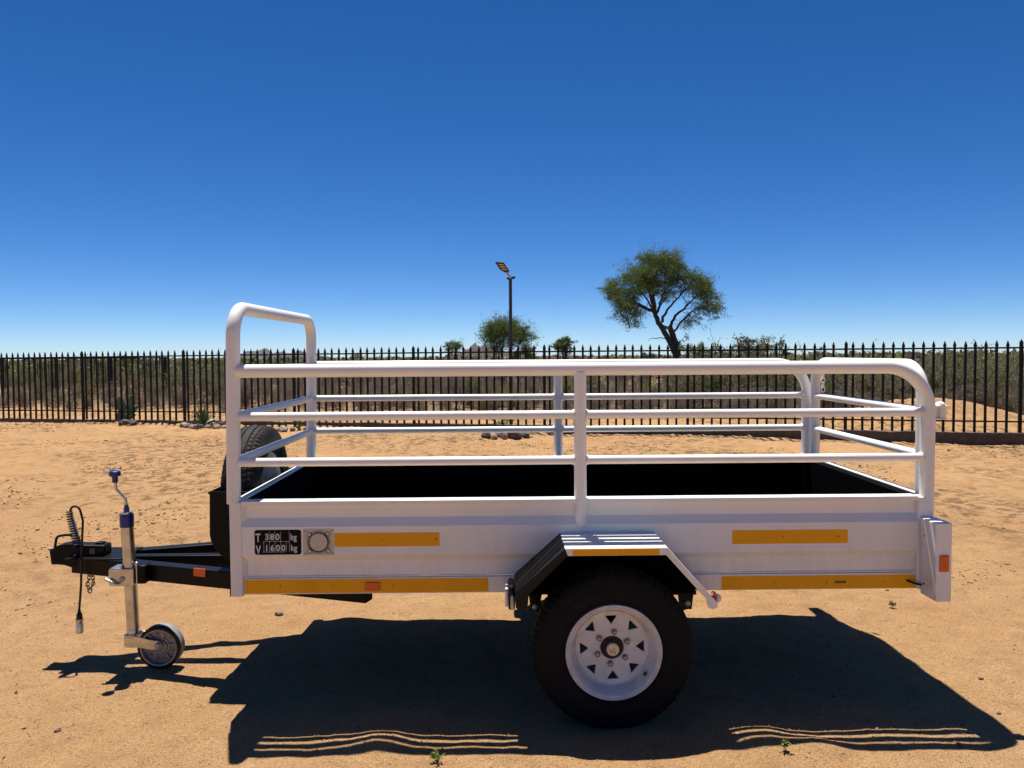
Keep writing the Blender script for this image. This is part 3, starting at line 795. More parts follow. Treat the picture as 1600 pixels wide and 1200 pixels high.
# coupling head with brake-style handle
cy = .585
body = [(-1.058, .515), (-1.050, .447), (-1.030, .450), (-.990, .446), (-.945, .430), (-.925, .4295), (-.905, .445), (-.820, .4885), (-.800, .4885), (-.800, .536), (-.812, .5385), (-.930, .541), (-.950, .548), (-.985, .545), (-1.020, .5385)]
cp = part(MB().prism(body, 'y', cy-.036, cy+.036), 'coupling', M['black'], bevel=.008, bseg=3)
m = MB(); m.tube(fillet([(-1.050, cy, .520), (-1.040, cy, .575), (-.995, cy, .5815), (-.935, cy, .5795), (-.935, cy, .535)], .022, 6), .0062, 10); part(m, 'coupling_handle', M['plastic'], cp)
part(MB().box(-.852, -.820, cy-.018, cy+.018, .5385, .548), 'coupling_bolt', M['black'], cp, bevel=.003)
m = MB(); m.box(-.868, -.845, cy-.0372, cy-.0362, .498, .524); part(m, 'coupling_sticker', plain('dull_sticker', (.12, .11, .10), .5), cp)
m = MB(); m.ball((-1.061, cy-.02, .519), .008); m.ball((-.935, cy-.037, .495), .007); m.ball((-.905, cy-.03, .545), .006); part(m, 'coupling_pin', M['bolt'], cp)
# electrical cable: springy coil up, loop over, straight down to the plug
m = MB()
axis_ = fillet([(-.912, cy-.05, .530), (-.935, cy-.05, .60), (-.948, cy-.05, .69), (-.945, cy-.05, .705)], .03, 6)
m.tube(axis_, .006, 8)
cab = part(MB().tube(fillet([(-.947, cy-.05, .690), (-.940, cy-.052, .722), (-.900, cy-.058, .735), (-.882, cy-.06, .66), (-.888, cy-.07, .50), (-.895, cy-.068, .36), (-.9085, cy-.065, .245)], .028, 7), .0050, 10), 'trailer_cable', M['plastic'])
m2 = MB(); hel = []
for k in range(190):
    t = k/189; z = .525 + .180*t; cxh = -.912 - .036*min(1, t*1.15); rr = .0185 - .006*t
    a = t*2*PI*16; hel.append((cxh + rr*math.cos(a), cy-.05 + rr*math.sin(a), z))
m2.tube(hel, .0030, 6); part(m2, 'coiled_lead', M['plastic'], cab)
m3 = MB(); m3.tube([(-.912-.036*min(1, t*1.15)+.001, cy-.05, .525+.18*t) for t in np.linspace(0.25, 1, 8)], .0105, 10); part(m3, 'lead_sleeve', M['zinc'], cab)
T = Matrix.Translation((-.9085, cy-.065, 0))
part(MB().lathe([(.0055, .250), (.0075, .232), (.0125, .226), (.0135, .206)], 16, T), 'plug_boot', M['plastic'], cab)
part(MB().lathe([(.0135, .206), (.0168, .203), (.0170, .190), (.0150, .187), (.0150, .180), (.0170, .176), (.0165, .140), (.0135, .137), (.0001, .137)], 18, T), 'plug', M['zinc'], cab)
chain_mesh([(-.884+.006*math.sin(i*1.3), .560, .408-.0155*i) for i in range(7)], .0085, .0026, M['bolt'], 'safety_chain', TR)
chain_mesh([(-.862+.002*i, .552, .408-.0145*i) for i in range(4)] + [(-.862, .555, .352), (-.872, .556, .335), (-.878, .557, .318)], .0085, .0026, M['bolt'], 'safety_chain', TR)
# jockey wheel stand
jy = .405; jx = -.611
jk = bpy.data.objects.new('jockey_stand', None); COL.objects.link(jk); jk.location = (jx, jy, 0); jk.parent = TR; jk.matrix_parent_inverse = world_of(TR).inverted()
def jpart(m, n, mat, **kw): return part(m, n, mat, jk, **kw)
jpart(MB().tube([(jx-.011, jy, .725), (jx+.006, jy, .200)], .0268, 28), 'stand_tube', M['zinc'])
jpart(MB().lathe([(.0285, .658), (.0295, .662), (.0295, .712), (.0275, .718), (.013, .719), (.012, .727), (.0118, .745), (.009, .747), (.0085, .757), (.004, .758)], 28, Matrix.Translation((jx-.010, jy, 0))), 'stand_cap', M['blue'], angle=40)
jpart(MB().tube(fillet([(jx-.011, jy, .752), (jx-.013, jy, .782), (jx-.052, jy-.004, .828), (jx-.055, jy-.004, .868)], .016, 5), .0062, 12), 'crank_rod', M['zinc'])
jpart(MB().lathe([(.0120, .858), (.0125, .884), (.0240, .888), (.0250, .898), (.0230, .908), (.0150, .912), (.0001, .9125)], 22, Matrix.Translation((jx-.0555, jy-.004, 0))), 'crank_knob', M['blue'], angle=40)
# clamp
m = MB(); m.prism(rounded(jx-.080, jx+.030, .400, .478, .008, 3), 'y', jy-.036, jy-.028)
m.box(jx-.080, jx+.028, jy-.028, jy+.045, .4705, .4775); m.box(jx-.072, jx+.028, jy-.028, jy+.045, .401, .408)
cl = jpart(m, 'stand_clamp', M['zinc'], bevel=.003)
part(MB().box(jx+.032, jx+.075, jy-.020, jy+.050, .404, .486), 'clamp_block', M['black'], cl, bevel=.006)
part(MB().lathe([(.0125, 0), (.0125, .004), (.007, .006), (.0001, .006)], 18, Matrix.Translation((jx-.020, jy-.036, .432)) @ Matrix.Rotation(PI/2, 4, 'X')), 'clamp_bolt', M['bolt'], cl)
part(MB().tube([(jx-.088, jy-.046, .434), (jx-.065, jy-.050, .425), (jx-.045, jy-.046, .413), (jx-.030, jy-.044, .412)], [.007, .006, .005, .004], 10), 'clamp_lever', M['zinc'], cl)
part(MB().tube([(jx-.030, jy-.02, .478), (jx-.030, jy-.02, .492)], .007, 10), 'clamp_pin', M['zinc'], cl)
m = MB(); m.tube([(jx+.036, jy-.018, .408), (jx+.036, jy-.018, .496)], .0055, 10); m.ball((jx+.036, jy-.018, .494), .010); part(m, 'clamp_pin', M['zinc'], cl)
# fork and wheel
fork = [(jx-.026, .196), (jx-.024, .170), (jx-.024, .128), (jx-.010, .121), (jx+.030, .121), (jx+.100, .108), (jx+.128, .110), (jx+.141, .118), (jx+.146, .130), (jx+.141, .142), (jx+.128, .150), (jx+.090, .156), (jx+.040, .170), (jx+.022, .172), (jx+.022, .196)]
for ya in (jy-.030, jy+.038):
    jpart(MB().prism(fork[1:-1] if ya > jy else fork[1:-1], 'y', ya, ya+.006), 'wheel_fork', M['zinc'], bevel=.002)
jpart(MB().lathe([(.0255, .176), (.0265, .180), (.0265, .199), (.024, .203)], 24, Matrix.Translation((jx+.004, jy, 0))), 'fork_collar', M['zinc'])
m = MB(); m.box(jx-.024, jx+.024, jy-.030, jy+.044, .164, .177); jpart(m, 'fork_bridge', M['zinc'], bevel=.003)
wx, wz, RJ = jx+.128, .1165, .0965
jw = bpy.data.objects.new('jockey_wheel', None); COL.objects.link(jw); jw.location = (wx, jy+.004, wz); jw.parent = TR; jw.matrix_parent_inverse = world_of(TR).inverted()
Tj = Matrix.Translation((wx, jy+.004, wz)) @ Rout
part(MB().lathe([(.080, -.026), (.088, -.030), (RJ-.003, -.028), (RJ, -.022), (RJ, -.008), (RJ-.0015, -.006), (RJ-.0015, .006), (RJ, .008), (RJ, .022), (RJ-.003, .028), (.088, .030), (.080, .026)], 56, Tj, caps=False), 'wheel_tyre', M['grey_rubber'], jw, angle=40)
m = MB(); m.lathe([(.0815, .0290), (.0825, .0322), (RJ-.006, .0318), (RJ-.0015, .0278), (RJ+.0006, .0220), (RJ-.001, .0215)], 56, Tj, caps=False); part(m, 'tyre_wall', M['plastic'], jw)
m = MB(); m.lathe([(.081, -.012), (.081, .028), (.078, .0305), (.075, .028), (.074, .010), (.045, .010), (.043, .014), (.034, .014), (.032, .020), (.012, .022), (.0001, .022)], 48, Tj)
for k in range(6):
    a = k*PI/3 + .2; c = Vector((.056*math.cos(a), .056*math.sin(a), 0)); T = Tj @ Matrix.Translation((c.x, c.y, .010)) @ Matrix.Rotation(a, 4, 'Z')
    m.box(-.019, .019, -.0035, .0035, 0, .010, T)
    a += PI/6; T = Tj @ Matrix.Translation((.058*math.cos(a), .058*math.sin(a), .010)); m.lathe([(.007, 0), (.006, .005), (.003, .005), (.0025, .001), (.0001, .001)], 12, T)
part(m, 'wheel_centre', M['dusty_alloy'], jw, angle=35)
part(MB().lathe([(.0775, .0296), (.0785, .0315), (.0808, .0318), (.0815, .0300)], 56, Tj, caps=False), 'wheel_rim', M['zinc'], jw)
part(MB().lathe([(.0135, .0), (.0135, .006), (.010, .009), (.0001, .0095)], 18, Matrix.Translation((wx, jy-.030, wz+.0145-.001)) @ Rout), 'wheel_axle_bolt', M['bolt'], jw)
# spare wheel in its black carrier on the front wall
sw = make_wheel(Matrix.Translation((-.104, .61, .783)) @ Matrix.Rotation(-PI/2, 4, 'Y') @ Matrix.Rotation(.02, 4, 'Z'), 'spare_wheel', 'spare_tyre', hub=False)
sw.parent = TR; sw.matrix_parent_inverse = world_of(TR).inverted()
curve = [(-.1975, .837), (-.2015, .652), (-.196, .622), (-.183, .595), (-.160, .565), (-.136, .545), (-.110, .530), (-.070, .500), (-.018, .462)]
cr = part(MB().prism(curve + [(-.018, .837)], 'y', .268, .273), 'spare_carrier', M['black'], bevel=.001)
part(MB().prism(curve + [(-.018, .837)], 'y', W-.273, W-.268), 'carrier_side', M['black'], cr)
inn = [(x+.004, z+.002) for x, z in curve]
part(MB().prism(curve + inn[::-1], 'y', .2731, W-.2731), 'carrier_wrap', M['black'], cr)
part(MB().box(-.2015, -.018, .262, .2675, .826, .838), 'carrier_flange', M['black'], cr, bevel=.001)
# front wall support behind the spare
m = MB(); m.tube([(-.016, .61, .783), (-.19, .61, .783)], .014, 12); part(m, 'spare_bolt', M['zinc'])

# ------------------------------------------------------------------ palisade fence on its plinth
def fpos(t, s=0): p = FA + FD*t + FN*s; return p
BT, BZ = [-9, 0, 10.2, 19.4, 32], [.06, .080, .139, .152, .160]
def base_z(t): return float(np.interp(t, BT, BZ))
fang = math.atan2(FD[1], FD[0])
fence = empty('palisade_fence', (*fpos(9.7), 0), 'black spiked metal palisade fence running across behind the trailer', 'fence', rz=0)
def blade(h, w, dp):
    m = MB(); sh = h-.105
    m.box(-w/2, w/2, -dp/2, dp/2, 0, sh)
    # spear head: shoulders, then a point
    prof = [(-w*.42, sh), (-w*.72, sh+.022), (-w*.42, sh+.060), (0, sh+.105), (w*.42, sh+.060), (w*.72, sh+.022), (w*.42, sh)]
    n = len(prof)
    vs = [(p[0], -dp*.32, p[1]) for p in prof] + [(p[0], dp*.32, p[1]) for p in prof]
    fs = [tuple(range(n)), tuple(range(2*n-1, n-1, -1))] + [(i, i+n, (i+1) % n+n, (i+1) % n) for i in range(n)]
    m.add(vs, fs); return m
pale0 = blade(1.415, .034, .024).build('pale', M['fence'], None)
PITCH = .1452
post_ts = []; t = 7.02 - 8*2.47
while t < 34: post_ts.append(t); t += 2.47
first = True; n_pale = 0
rs = random.Random(3)
t = -2.6 - 40*PITCH
while t < 29.5:
    if min(abs(t-q) for q in post_ts) > .045:
        o = pale0 if first else pale0.copy()
        if not first: COL.objects.link(o)
        first = False; p = fpos(t)
        o.location = (p[0], p[1], base_z(t) + rs.uniform(-.004, .004)); o.rotation_euler = (rs.uniform(-.004, .004), rs.uniform(-.005, .005), fang + rs.uniform(-.03, .03))
        o.parent = fence; o.matrix_parent_inverse = world_of(fence).inverted(); n_pale += 1
    t += PITCH
m = MB(); m.box(-.022, .022, -.022, .022, 0, 1.41); m.add([(-.022, -.022, 1.41), (.022, -.022, 1.41), (.022, .022, 1.41), (-.022, .022, 1.41), (0, 0, 1.462)], [(0, 1, 4), (1, 2, 4), (2, 3, 4), (3, 0, 4)])
post0 = m.build('fence_post', M['fence'], None); first = True
for t in post_ts:
    if t < -8.6 or t > 29.6: continue
    o = post0 if first else post0.copy()
    if not first: COL.objects.link(o)
    first = False; p = fpos(t, .028); o.location = (p[0], p[1], base_z(t)-.03); o.rotation_euler = (0, 0, fang)
    o.parent = fence; o.matrix_parent_inverse = world_of(fence).inverted()
for hz, hh in ((1.415-.118, .026), (.168, .024)):
    for i in range(len(post_ts)-1):
        a, b = max(post_ts[i], -8.5), min(post_ts[i+1], 29.5)
        if b <= a: continue
        pa, pb = fpos(a, .026), fpos(b, .026); za, zb = base_z(a)+hz, base_z(b)+hz
        n = FN*.010
        vs = [(p[0]+sg*n[0], p[1]+sg*n[1], z+dz) for p, z in ((pa, za), (pb, zb)) for sg in (-1, 1) for dz in (-hh/2, hh/2)]
        part(MB().add(vs, [(0, 1, 3, 2), (4, 6, 7, 5), (0, 4, 5, 1), (2, 3, 7, 6), (0, 2, 6, 4), (1, 5, 7, 3)]), 'fence_rail', M['fence'], fence)
# plinth wall
m = MB(); ts = np.linspace(-9, 30, 120)
vs = []
for t in ts:
    for s, z in ((-.07, -.25), (-.07, base_z(t)-.002), (.09, base_z(t)-.002), (.09, -.25)):
        p = fpos(t, s + .004*math.sin(t*3.1)); vs.append((p[0], p[1], z + (.006*math.sin(t*5.3)+.005*math.sin(t*11) if z > 0 else 0)))
fs = [(i*4+k, i*4+(k+1) % 4, (i+1)*4+(k+1) % 4, (i+1)*4+k) for i in range(len(ts)-1) for k in range(4)] + [(0, 1, 2, 3), tuple(len(vs)-4+k for k in (3, 2, 1, 0))]
pl = MB().add(vs, fs).build('plinth_wall', M['concrete'], None)
tag(pl, 'low dark concrete plinth under the palisade fence', 'wall')

# ------------------------------------------------------------------ lamp post
lx, ly = 1.195, 11.02
lp = empty('street_lamp', (lx, ly, gz(lx, ly)), 'slim black solar lamp post standing in front of the fence', 'street lamp')
part(MB().tube([(lx, ly, gz(lx, ly)-.05), (lx, ly, 2.77)], .030, 14), 'pole', M['pole'], lp)
part(MB().lathe([(.05, 0), (.05, .012), (.028, .014)], 14, Matrix.Translation((lx, ly, gz(lx, ly)))), 'pole_base', M['pole'], lp)
e1 = Vector((.155, .10, 0)); e2 = Vector((.115, .17, -.150)); O = Vector((lx-.27, ly-.32, 3.030))
nn = e1.cross(e2).normalized(); nn = -nn if nn.z < 0 else nn
m = MB(); c = [O, O+e1, O+e1+e2*.85, O+e1*.72+e2*1.08, O+e1*.28+e2*1.08, O+e2*.85]
vs = c + [p+nn*.035 for p in c]; k = len(c)
m.add(vs, [tuple(range(k)), tuple(range(2*k-1, k-1, -1))] + [(i, i+k, (i+1) % k+k, (i+1) % k) for i in range(k)])
hd = part(m, 'lamp_head', M['pole'], lp, bevel=.004)
for i in range(3):
    a = O + e1*.22 + e2*(.17+.25*i) - nn*.002; m = MB(); c = [a, a+e1*.56, a+e1*.56+e2*.12, a+e2*.12]; vs = c + [p+nn*.004 for p in c]
    m.add(vs, [(0, 1, 2, 3), (7, 6, 5, 4), (0, 4, 5, 1), (1, 5, 6, 2), (2, 6, 7, 3), (3, 7, 4, 0)]); part(m, 'led_strip', M['led'], hd)
am = O + e1*.5 + e2*1.02 + nn*.012
part(MB().tube([(lx, ly, 2.75), (lx-.01, ly-.02, 2.80), am], [.022, .022, .019], 12), 'lamp_arm', M['lampgrey'], lp)
m = MB(); m.ball((lx+.055, ly-.01, 2.79), .036, sc=(1.0, 1, .85)); m.ball((lx-.042, ly-.01, 2.775), .026, sc=(1, 1, 1.1)); m.box(lx-.03, lx+.03, ly-.015, ly+.015, 2.755, 2.785); part(m, 'motion_sensor', M['pole'], lp)

# ------------------------------------------------------------------ plants and stones by the fence
def stone(x, y, r, mat, label, group, seed, flat=.6, sink=.12, name='stone'):
    q = np.random.default_rng(seed); bm = bmesh.new(); bmesh.ops.create_icosphere(bm, subdivisions=2, radius=r)
    ph = q.uniform(0, 6, 6); sc = q.uniform(.75, 1.3, 3)
    for v in bm.verts:
        d = v.co.normalized(); k = 1 + .16*math.sin(3.1*d.x+ph[0]) + .14*math.sin(3.7*d.y+ph[1]) + .10*math.sin(5.3*d.z+ph[2]+d.x*2) + .05*math.sin(9*d.x+8*d.y+ph[3])
        v.co = Vector((v.co.x*k*sc[0], v.co.y*k*sc[1], v.co.z*k*flat*sc[2]))
    me = bpy.data.meshes.new(name); bm.to_mesh(me); bm.free(); me.materials.append(mat); me.polygons.foreach_set('use_smooth', [True]*len(me.polygons)); me.set_sharp_from_angle(angle=math.radians(32))
    o = bpy.data.objects.new(name, me); COL.objects.link(o); o.location = (x, y, gz(x, y) + r*flat*(1-sink*2)); o.rotation_euler = (0, 0, q.uniform(0, 6))
    tag(o, label, 'stone', group); return o
# agave in a ring of stones
ax, ay = -4.66, 11.62
ag = empty('agave_plant', (ax, ay, gz(ax, ay)), 'green spiky agave rosette growing inside an oval stone ring by the fence', 'plant')
def spike_leaf(base, dirv, ln, w, droop):
    pts = []; d = Vector(dirv).normalized(); side = d.cross(Vector((0, 0, 1))); side = Vector((1, 0, 0)) if side.length < .05 else side.normalized(); up = side.cross(d)
    vs = []; n = 6
    for i in range(n+1):
        t = i/n; c = Vector(base) + d*ln*t + Vector((0, 0, -droop*ln*t*t)); ww = w*(.75+.9*t)*(1-t)**.8 if t < 1 else 0
        vs += [c - side*ww + up*ww*.35, c - up*ww*.25, c + side*ww + up*ww*.35]
    fs = []
    for i in range(n):
        for k in range(2): fs.append((i*3+k, i*3+k+1, (i+1)*3+k+1, (i+1)*3+k))
    return MB().add(vs, fs)
rl = random.Random(5)
for i in range(44):
    a = i*2.39996; el = math.radians(12 + 74*((i % 11)/10.0)) + rl.uniform(-.1, .1)
    ln = rl.uniform(.36, .48)*(1 if el < 1.2 else .92)
    part(spike_leaf((ax+.02*math.cos(a), ay+.02*math.sin(a), gz(ax, ay)+.03+.05*i/44), (math.cos(a)*math.cos(el), math.sin(a)*math.cos(el), math.sin(el)), ln, .020, .12), 'leaf', M['agave'], ag)
for i in range(17):
    a = 2*PI*i/17 + .1; stone(ax+.09 + .44*math.cos(a), ay+.02 + .26*math.sin(a), rl.uniform(.055, .085), M['rock'], 'rough brown stone in the oval ring around the agave', 'stones ringing the agave', 100+i, .62)
# prickly pear
px_, py_ = -6.90, 13.02
pp = empty('prickly_pear', (px_, py_, gz(px_, py_)), 'flat padded prickly pear cactus against the fence at left', 'cactus')
def pad(base, lean, ln, w, yaw, parent=pp):
    d = Vector((math.sin(lean), 0, math.cos(lean))); T = Matrix.Translation(base) @ Matrix.Rotation(yaw, 4, 'Z') @ Matrix.Rotation(lean, 4, 'Y')
    m = MB(); n = 10; seg = 14; vs = []; fs = []
    for i in range(n+1):
        t = i/n; ww = w*math.sin(PI*min(1, .08+.92*t)**.8)**.75 if 0 < t < 1 else .006
        for k in range(seg):
            a = 2*PI*k/seg; vs.append(T @ Vector((ww*math.cos(a), .028*math.sin(a)*min(1, ww/w+.1), ln*t)))
    for i in range(n):
        for k in range(seg): fs.append((i*seg+k, i*seg+(k+1) % seg, (i+1)*seg+(k+1) % seg, (i+1)*seg+k))
    fs += [tuple(range(seg)), tuple(n*seg+k for k in range(seg))]
    return part(m.add(vs, fs), 'pad', M['cactus'], parent)
zb = gz(px_, py_)-.02
pad((px_, py_, zb), .12, .34, .11, .3); pad((px_+.03, py_-.05, zb+.24), -.15, .30, .10, .1); pad((px_+.10, py_+.02, zb+.22), .62, .40, .095, -.3)
pad((px_+.08, py_-.04, zb+.14), .95, .34, .085, .2); pad((px_+.05, py_-.07, zb+.08), 1.30, .30, .075, 0); pad((px_-.01, py_, zb+.22), .05, .32, .09, .7); pad((px_+.16, py_-.02, zb+.36), .50, .30, .07, .2)
for i, (dx, dy, r) in enumerate(((-6.38, 12.16, .09), (-6.27, 12.18, .075), (-6.46, 12.12, .06))):
    stone(dx, dy, r, M['dark_rock'], 'dark stone in the small heap in front of the prickly pear', 'dark stones before the prickly pear', 140+i, .75)
# leaves as quads
def leaf_quads(C, ln, w, q, tilt=None):
    n = len(C); C = np.asarray(C)
    d = q.normal(size=(n, 3)); d /= np.linalg.norm(d, axis=1)[:, None]
    if tilt is not None: d = d + tilt; d /= np.linalg.norm(d, axis=1)[:, None]
    e = np.cross(d, q.normal(size=(n, 3))); e /= np.linalg.norm(e, axis=1)[:, None]+1e-9
    l = (ln*q.uniform(.6, 1.35, n))[:, None]; ww = (w*q.uniform(.6, 1.3, n))[:, None]
    v = np.stack([C - d*l*.5, C + e*ww*.5, C + d*l*.5, C - e*ww*.5], 1).reshape(-1, 3)
    return v, np.arange(4*n).reshape(-1, 4)
def twig_quads(A, B, w):
    """thin 3-sided twigs from A to B as quads"""
    A = np.asarray(A, float); B = np.asarray(B, float); w = np.broadcast_to(np.asarray(w, float), (len(A),))
    d = B-A; d /= np.linalg.norm(d, axis=1)[:, None]+1e-9
    ref = np.where(np.abs(d[:, 2:3]) < .9, [[0, 0, 1.0]], [[1.0, 0, 0]]); u = np.cross(d, ref); u /= np.linalg.norm(u, axis=1)[:, None]; v = np.cross(d, u)
    ring_ = [u*math.cos(a)+v*math.sin(a) for a in (0, 2.094, 4.189)]
    V = np.stack([A+r*w[:, None] for r in ring_] + [B+r*(w*.5)[:, None] for r in ring_], 1).reshape(-1, 3)
    n = len(A); b = np.arange(n)[:, None]*6
    F = np.concatenate([b + np.array([[k, (k+1) % 3, 3+(k+1) % 3, 3+k]]) for k in range(3)], 0)
    return V, F
def join(parts):
    V, F, Mi, off = [], [], [], 0
    for v, f, mi in parts:
        V.append(v); F.append(f+off); Mi.append(np.full(len(f), mi)); off += len(v)
    return np.vstack(V), np.vstack(F), np.concatenate(Mi)
def shrub_mesh(name, seed, h, rad, nstem, nleaf, ln, w, mats, spread=.8, leafy=(.18, 1.0), fork=4):
    q = np.random.default_rng(seed); A, B, Wd, tips = [], [], [], []
    for i in range(nstem):
        az = q.uniform(0, 2*PI); lean = spread*q.uniform(.1, 1.0)**.8; hh = h*q.uniform(.6, 1.0)*(1-.25*lean)
        p = np.array([q.normal()*rad*.24, q.normal()*rad*.24, -.04]); top = np.array([math.cos(az)*lean*rad, math.sin(az)*lean*rad, hh])
        prev = p; k = 5
        for s in range(1, k+1):
            t = s/k; c = p*(1-t) + top*t; c[:2] = p[:2] + (top[:2]-p[:2])*t**1.0; c[2] = -.04 + (hh+.04)*t**.85; c += q.normal(size=3)*.035*h
            A.append(prev); B.append(c); Wd.append(.0085*h*(1-t*.75)); tips.append((prev, c, t))
            if t > .15:
                for _ in range(fork):
                    e = c + q.normal(size=3)*np.array([.17, .17, .13])*rad + np.array([0, 0, .05*h]); e[2] = max(.03, e[2])
                    A.append(c); B.append(e); Wd.append(.005*h); tips.append((c, e, t))
                    if q.random() < .7:
                        e2 = e + q.normal(size=3)*np.array([.12, .12, .09])*rad; e2[2] = max(.02, e2[2]); A.append(e); B.append(e2); Wd.append(.003*h); tips.append((e, e2, t))
            prev = c
    parts_ = [twig_quads(A, B, Wd) + (0,)]
    cand = [x for x in tips if leafy[0] <= x[2] <= leafy[1]+.01]
    if nleaf:
        idx = q.integers(0, len(cand), nleaf); tt = q.uniform(0, 1, nleaf)[:, None]
        P0 = np.array([cand[i][0] for i in idx]); P1 = np.array([cand[i][1] for i in idx])
        Cc = P0*(1-tt)+P1*tt + q.normal(size=(nleaf, 3))*.03*h
        Cc[:, 2] = np.clip(Cc[:, 2], .02, None)
        parts_.append(leaf_quads(Cc, ln, w, q, np.array([0, 0, .35])) + (1,))
    V, F, Mi = join(parts_)
    o = raw(name, V, F, mats, midx=Mi); return o
def place(o, x, y, s, rz, label, cat, group, used={}):
    if o.name not in used and not o.get('category'): c = o
    else: c = o.copy(); COL.objects.link(c)
    c.location = (x, y, gz(x, y)); c.scale = (s, s, s*random.uniform(.9, 1.1)); c.rotation_euler = (0, 0, rz); tag(c, label, cat, group); return c
KINDS = []
for sd in range(4): KINDS.append(('bush', shrub_mesh('bush', 300+sd, 1.25, .80, 13, 1500, .050, .022, [M['twig'], M['bush']]), 'olive green bush with dense small leaves growing beyond the fence', 'bush', 'green bushes beyond the fence'))
for sd in range(3): KINDS.append(('dull', shrub_mesh('thorn_bush', 320+sd, 1.2, .85, 14, 950, .045, .022, [M['twig'], M['dull']], fork=5), 'grey green thorn bush growing among the scrub beyond the fence', 'bush', 'grey green thorn bushes beyond the fence'))
for sd in range(4): KINDS.append(('dry', shrub_mesh('dry_shrub', 340+sd, .95, .75, 18, 700, .045, .018, [M['twig'], M['dry']], spread=1.0, leafy=(.1, 1), fork=6), 'leafless brown dry shrub of tangled twigs beyond the fence', 'dry shrub', 'dry shrubs beyond the fence'))
for sd in range(2): KINDS.append(('yel', shrub_mesh('grass_tuft', 360+sd, .75, .42, 30, 900, .11, .012, [M['twig'], M['yellow']], spread=.9, leafy=(.1, 1), fork=2), 'yellow green broom like tuft growing beyond the fence', 'grass tuft', 'yellow tufts beyond the fence'))
byk = {}
for k, o, lb, ct, gp in KINDS: byk.setdefault(k, []).append((o, lb, ct, gp))
rp = random.Random(21)
def stretch(px, d):
    zone = next(n for lim, n in ((175, 'left of the prickly pear'), (345, 'between prickly pear and front hoop'), (560, 'behind the front of the trailer'), (800, 'just left of the lamp post'), (1000, 'between lamp post and acacia'), (1240, 'right of the acacia trunk'), (1450, 'behind the rear of the trailer'), (9999, 'at the far right end')) if px < lim)
    g = d - fence_d(px)
    return ('front row ' if g < 4.6 else 'second row ' if g < 6.2 else 'middle ranks ' if g < 11.5 else 'far back ') + 'beyond fence, ' + zone
SHORT = dict(bush='olive green leafy bush', dull='grey green thorn bush', dry='brown dry twiggy shrub', yel='yellow green broom like tuft')
def scatter(px, d, kind, s):
    x, y = cam_xy(px, d); o, lb, ct, gp = rp.choice(byk[kind]); lb = SHORT[kind] + ', ' + stretch(px, d); return place(o, x, y, s, rp.uniform(0, 6.28), lb, ct, gp)
def fence_d(px):                        # distance ahead at which the fence crosses this sight line
    q = np.array([(RIGHT*((px-800)/1200)+FWD).x, (RIGHT*((px-800)/1200)+FWD).y]); c = np.array((CAM.x, CAM.y))
    A = np.array([[q[0], -FD[0]], [q[1], -FD[1]]]); return float(np.linalg.solve(A, FA-c)[0])
# first ranks of scrub behind the sand strip
count = 0
for rank, (gap, dens) in enumerate(((3.9, 46), (5.3, 42), (7.2, 36), (9.8, 32), (13.5, 28), (18.0, 26), (25.0, 26))):
    for i in range(dens + dens//5):
        px = -60 + 1720*(i + rp.uniform(.1, .9))/dens if i < dens else (rp.uniform(1660, 2050) if i % 2 else rp.uniform(-420, -60))
        d = fence_d(px) + gap*rp.uniform(.85, 1.2) - (.8 if px > 900 and rank == 0 else 0)
        if px > 1330 and rank == 0 and d < fence_d(px)+3.8: d = fence_d(px)+3.6
        right = px > 1040; low = px < 300 and d < 27
        u = rp.random()
        if rank == 0: kind = 'dry' if u < .74 else ('yel' if u < .86 else 'dull')
        elif px < 360: kind = 'dry' if u < .40 else ('bush' if u < .62 else ('dull' if u < .94 else 'yel'))
        elif px < 1040: kind = 'dry' if u < .46 else ('dull' if u < .86 else ('yel' if u < .95 else 'bush'))
        else: kind = 'bush' if u < .50 else ('dull' if u < .85 else 'dry')
        s = rp.uniform(.60, 1.04)
        if rank == 0: s = rp.uniform(.42, .72)
        if rank == 1: s = rp.uniform(.6, .88)
        if right and rank: s *= 1.12
        if low: s = min(s, rp.uniform(.42, .62))
        scatter(px, d, kind, s); count += 1
for px, gap, s in ((1075, 4.5, 1.0), (1130, 6, 1.35), (1165, 7, 1.25), (1215, 5, 1.2), (1290, 5, .95), (1345, 6, 1.05), (1405, 4.2, .98), (1465, 4.4, 1.10), (1510, 4.0, 1.06), (1560, 5, 1.0), (1592, 5.5, .95), (1430, 7, 1.1), (1480, 8, 1.2)):
    scatter(px, fence_d(px)+gap, 'bush', s)
for px, gap, s in ((770, 5.2, 1.0), (800, 4.8, .95), (735, 5.6, .8), (880, 6, 1.15), (920, 6.5, 1.2), (205, 9, 1.2), (235, 9.5, 1.1), (140, 9, 1.0), (60, 9, .9), (1160, 5, .8), (1575, 4.6, .9), (1345, 4.5, .8)):
    scatter(px, fence_d(px)+gap, 'yel', s)
for px, gap, s in ((292, 7, 1.0), (330, 7.5, 1.0), (352, 7, 1.0), (60, 12, 1.0), (120, 13, 1.05)):
    scatter(px, fence_d(px)+gap, 'bush', s)

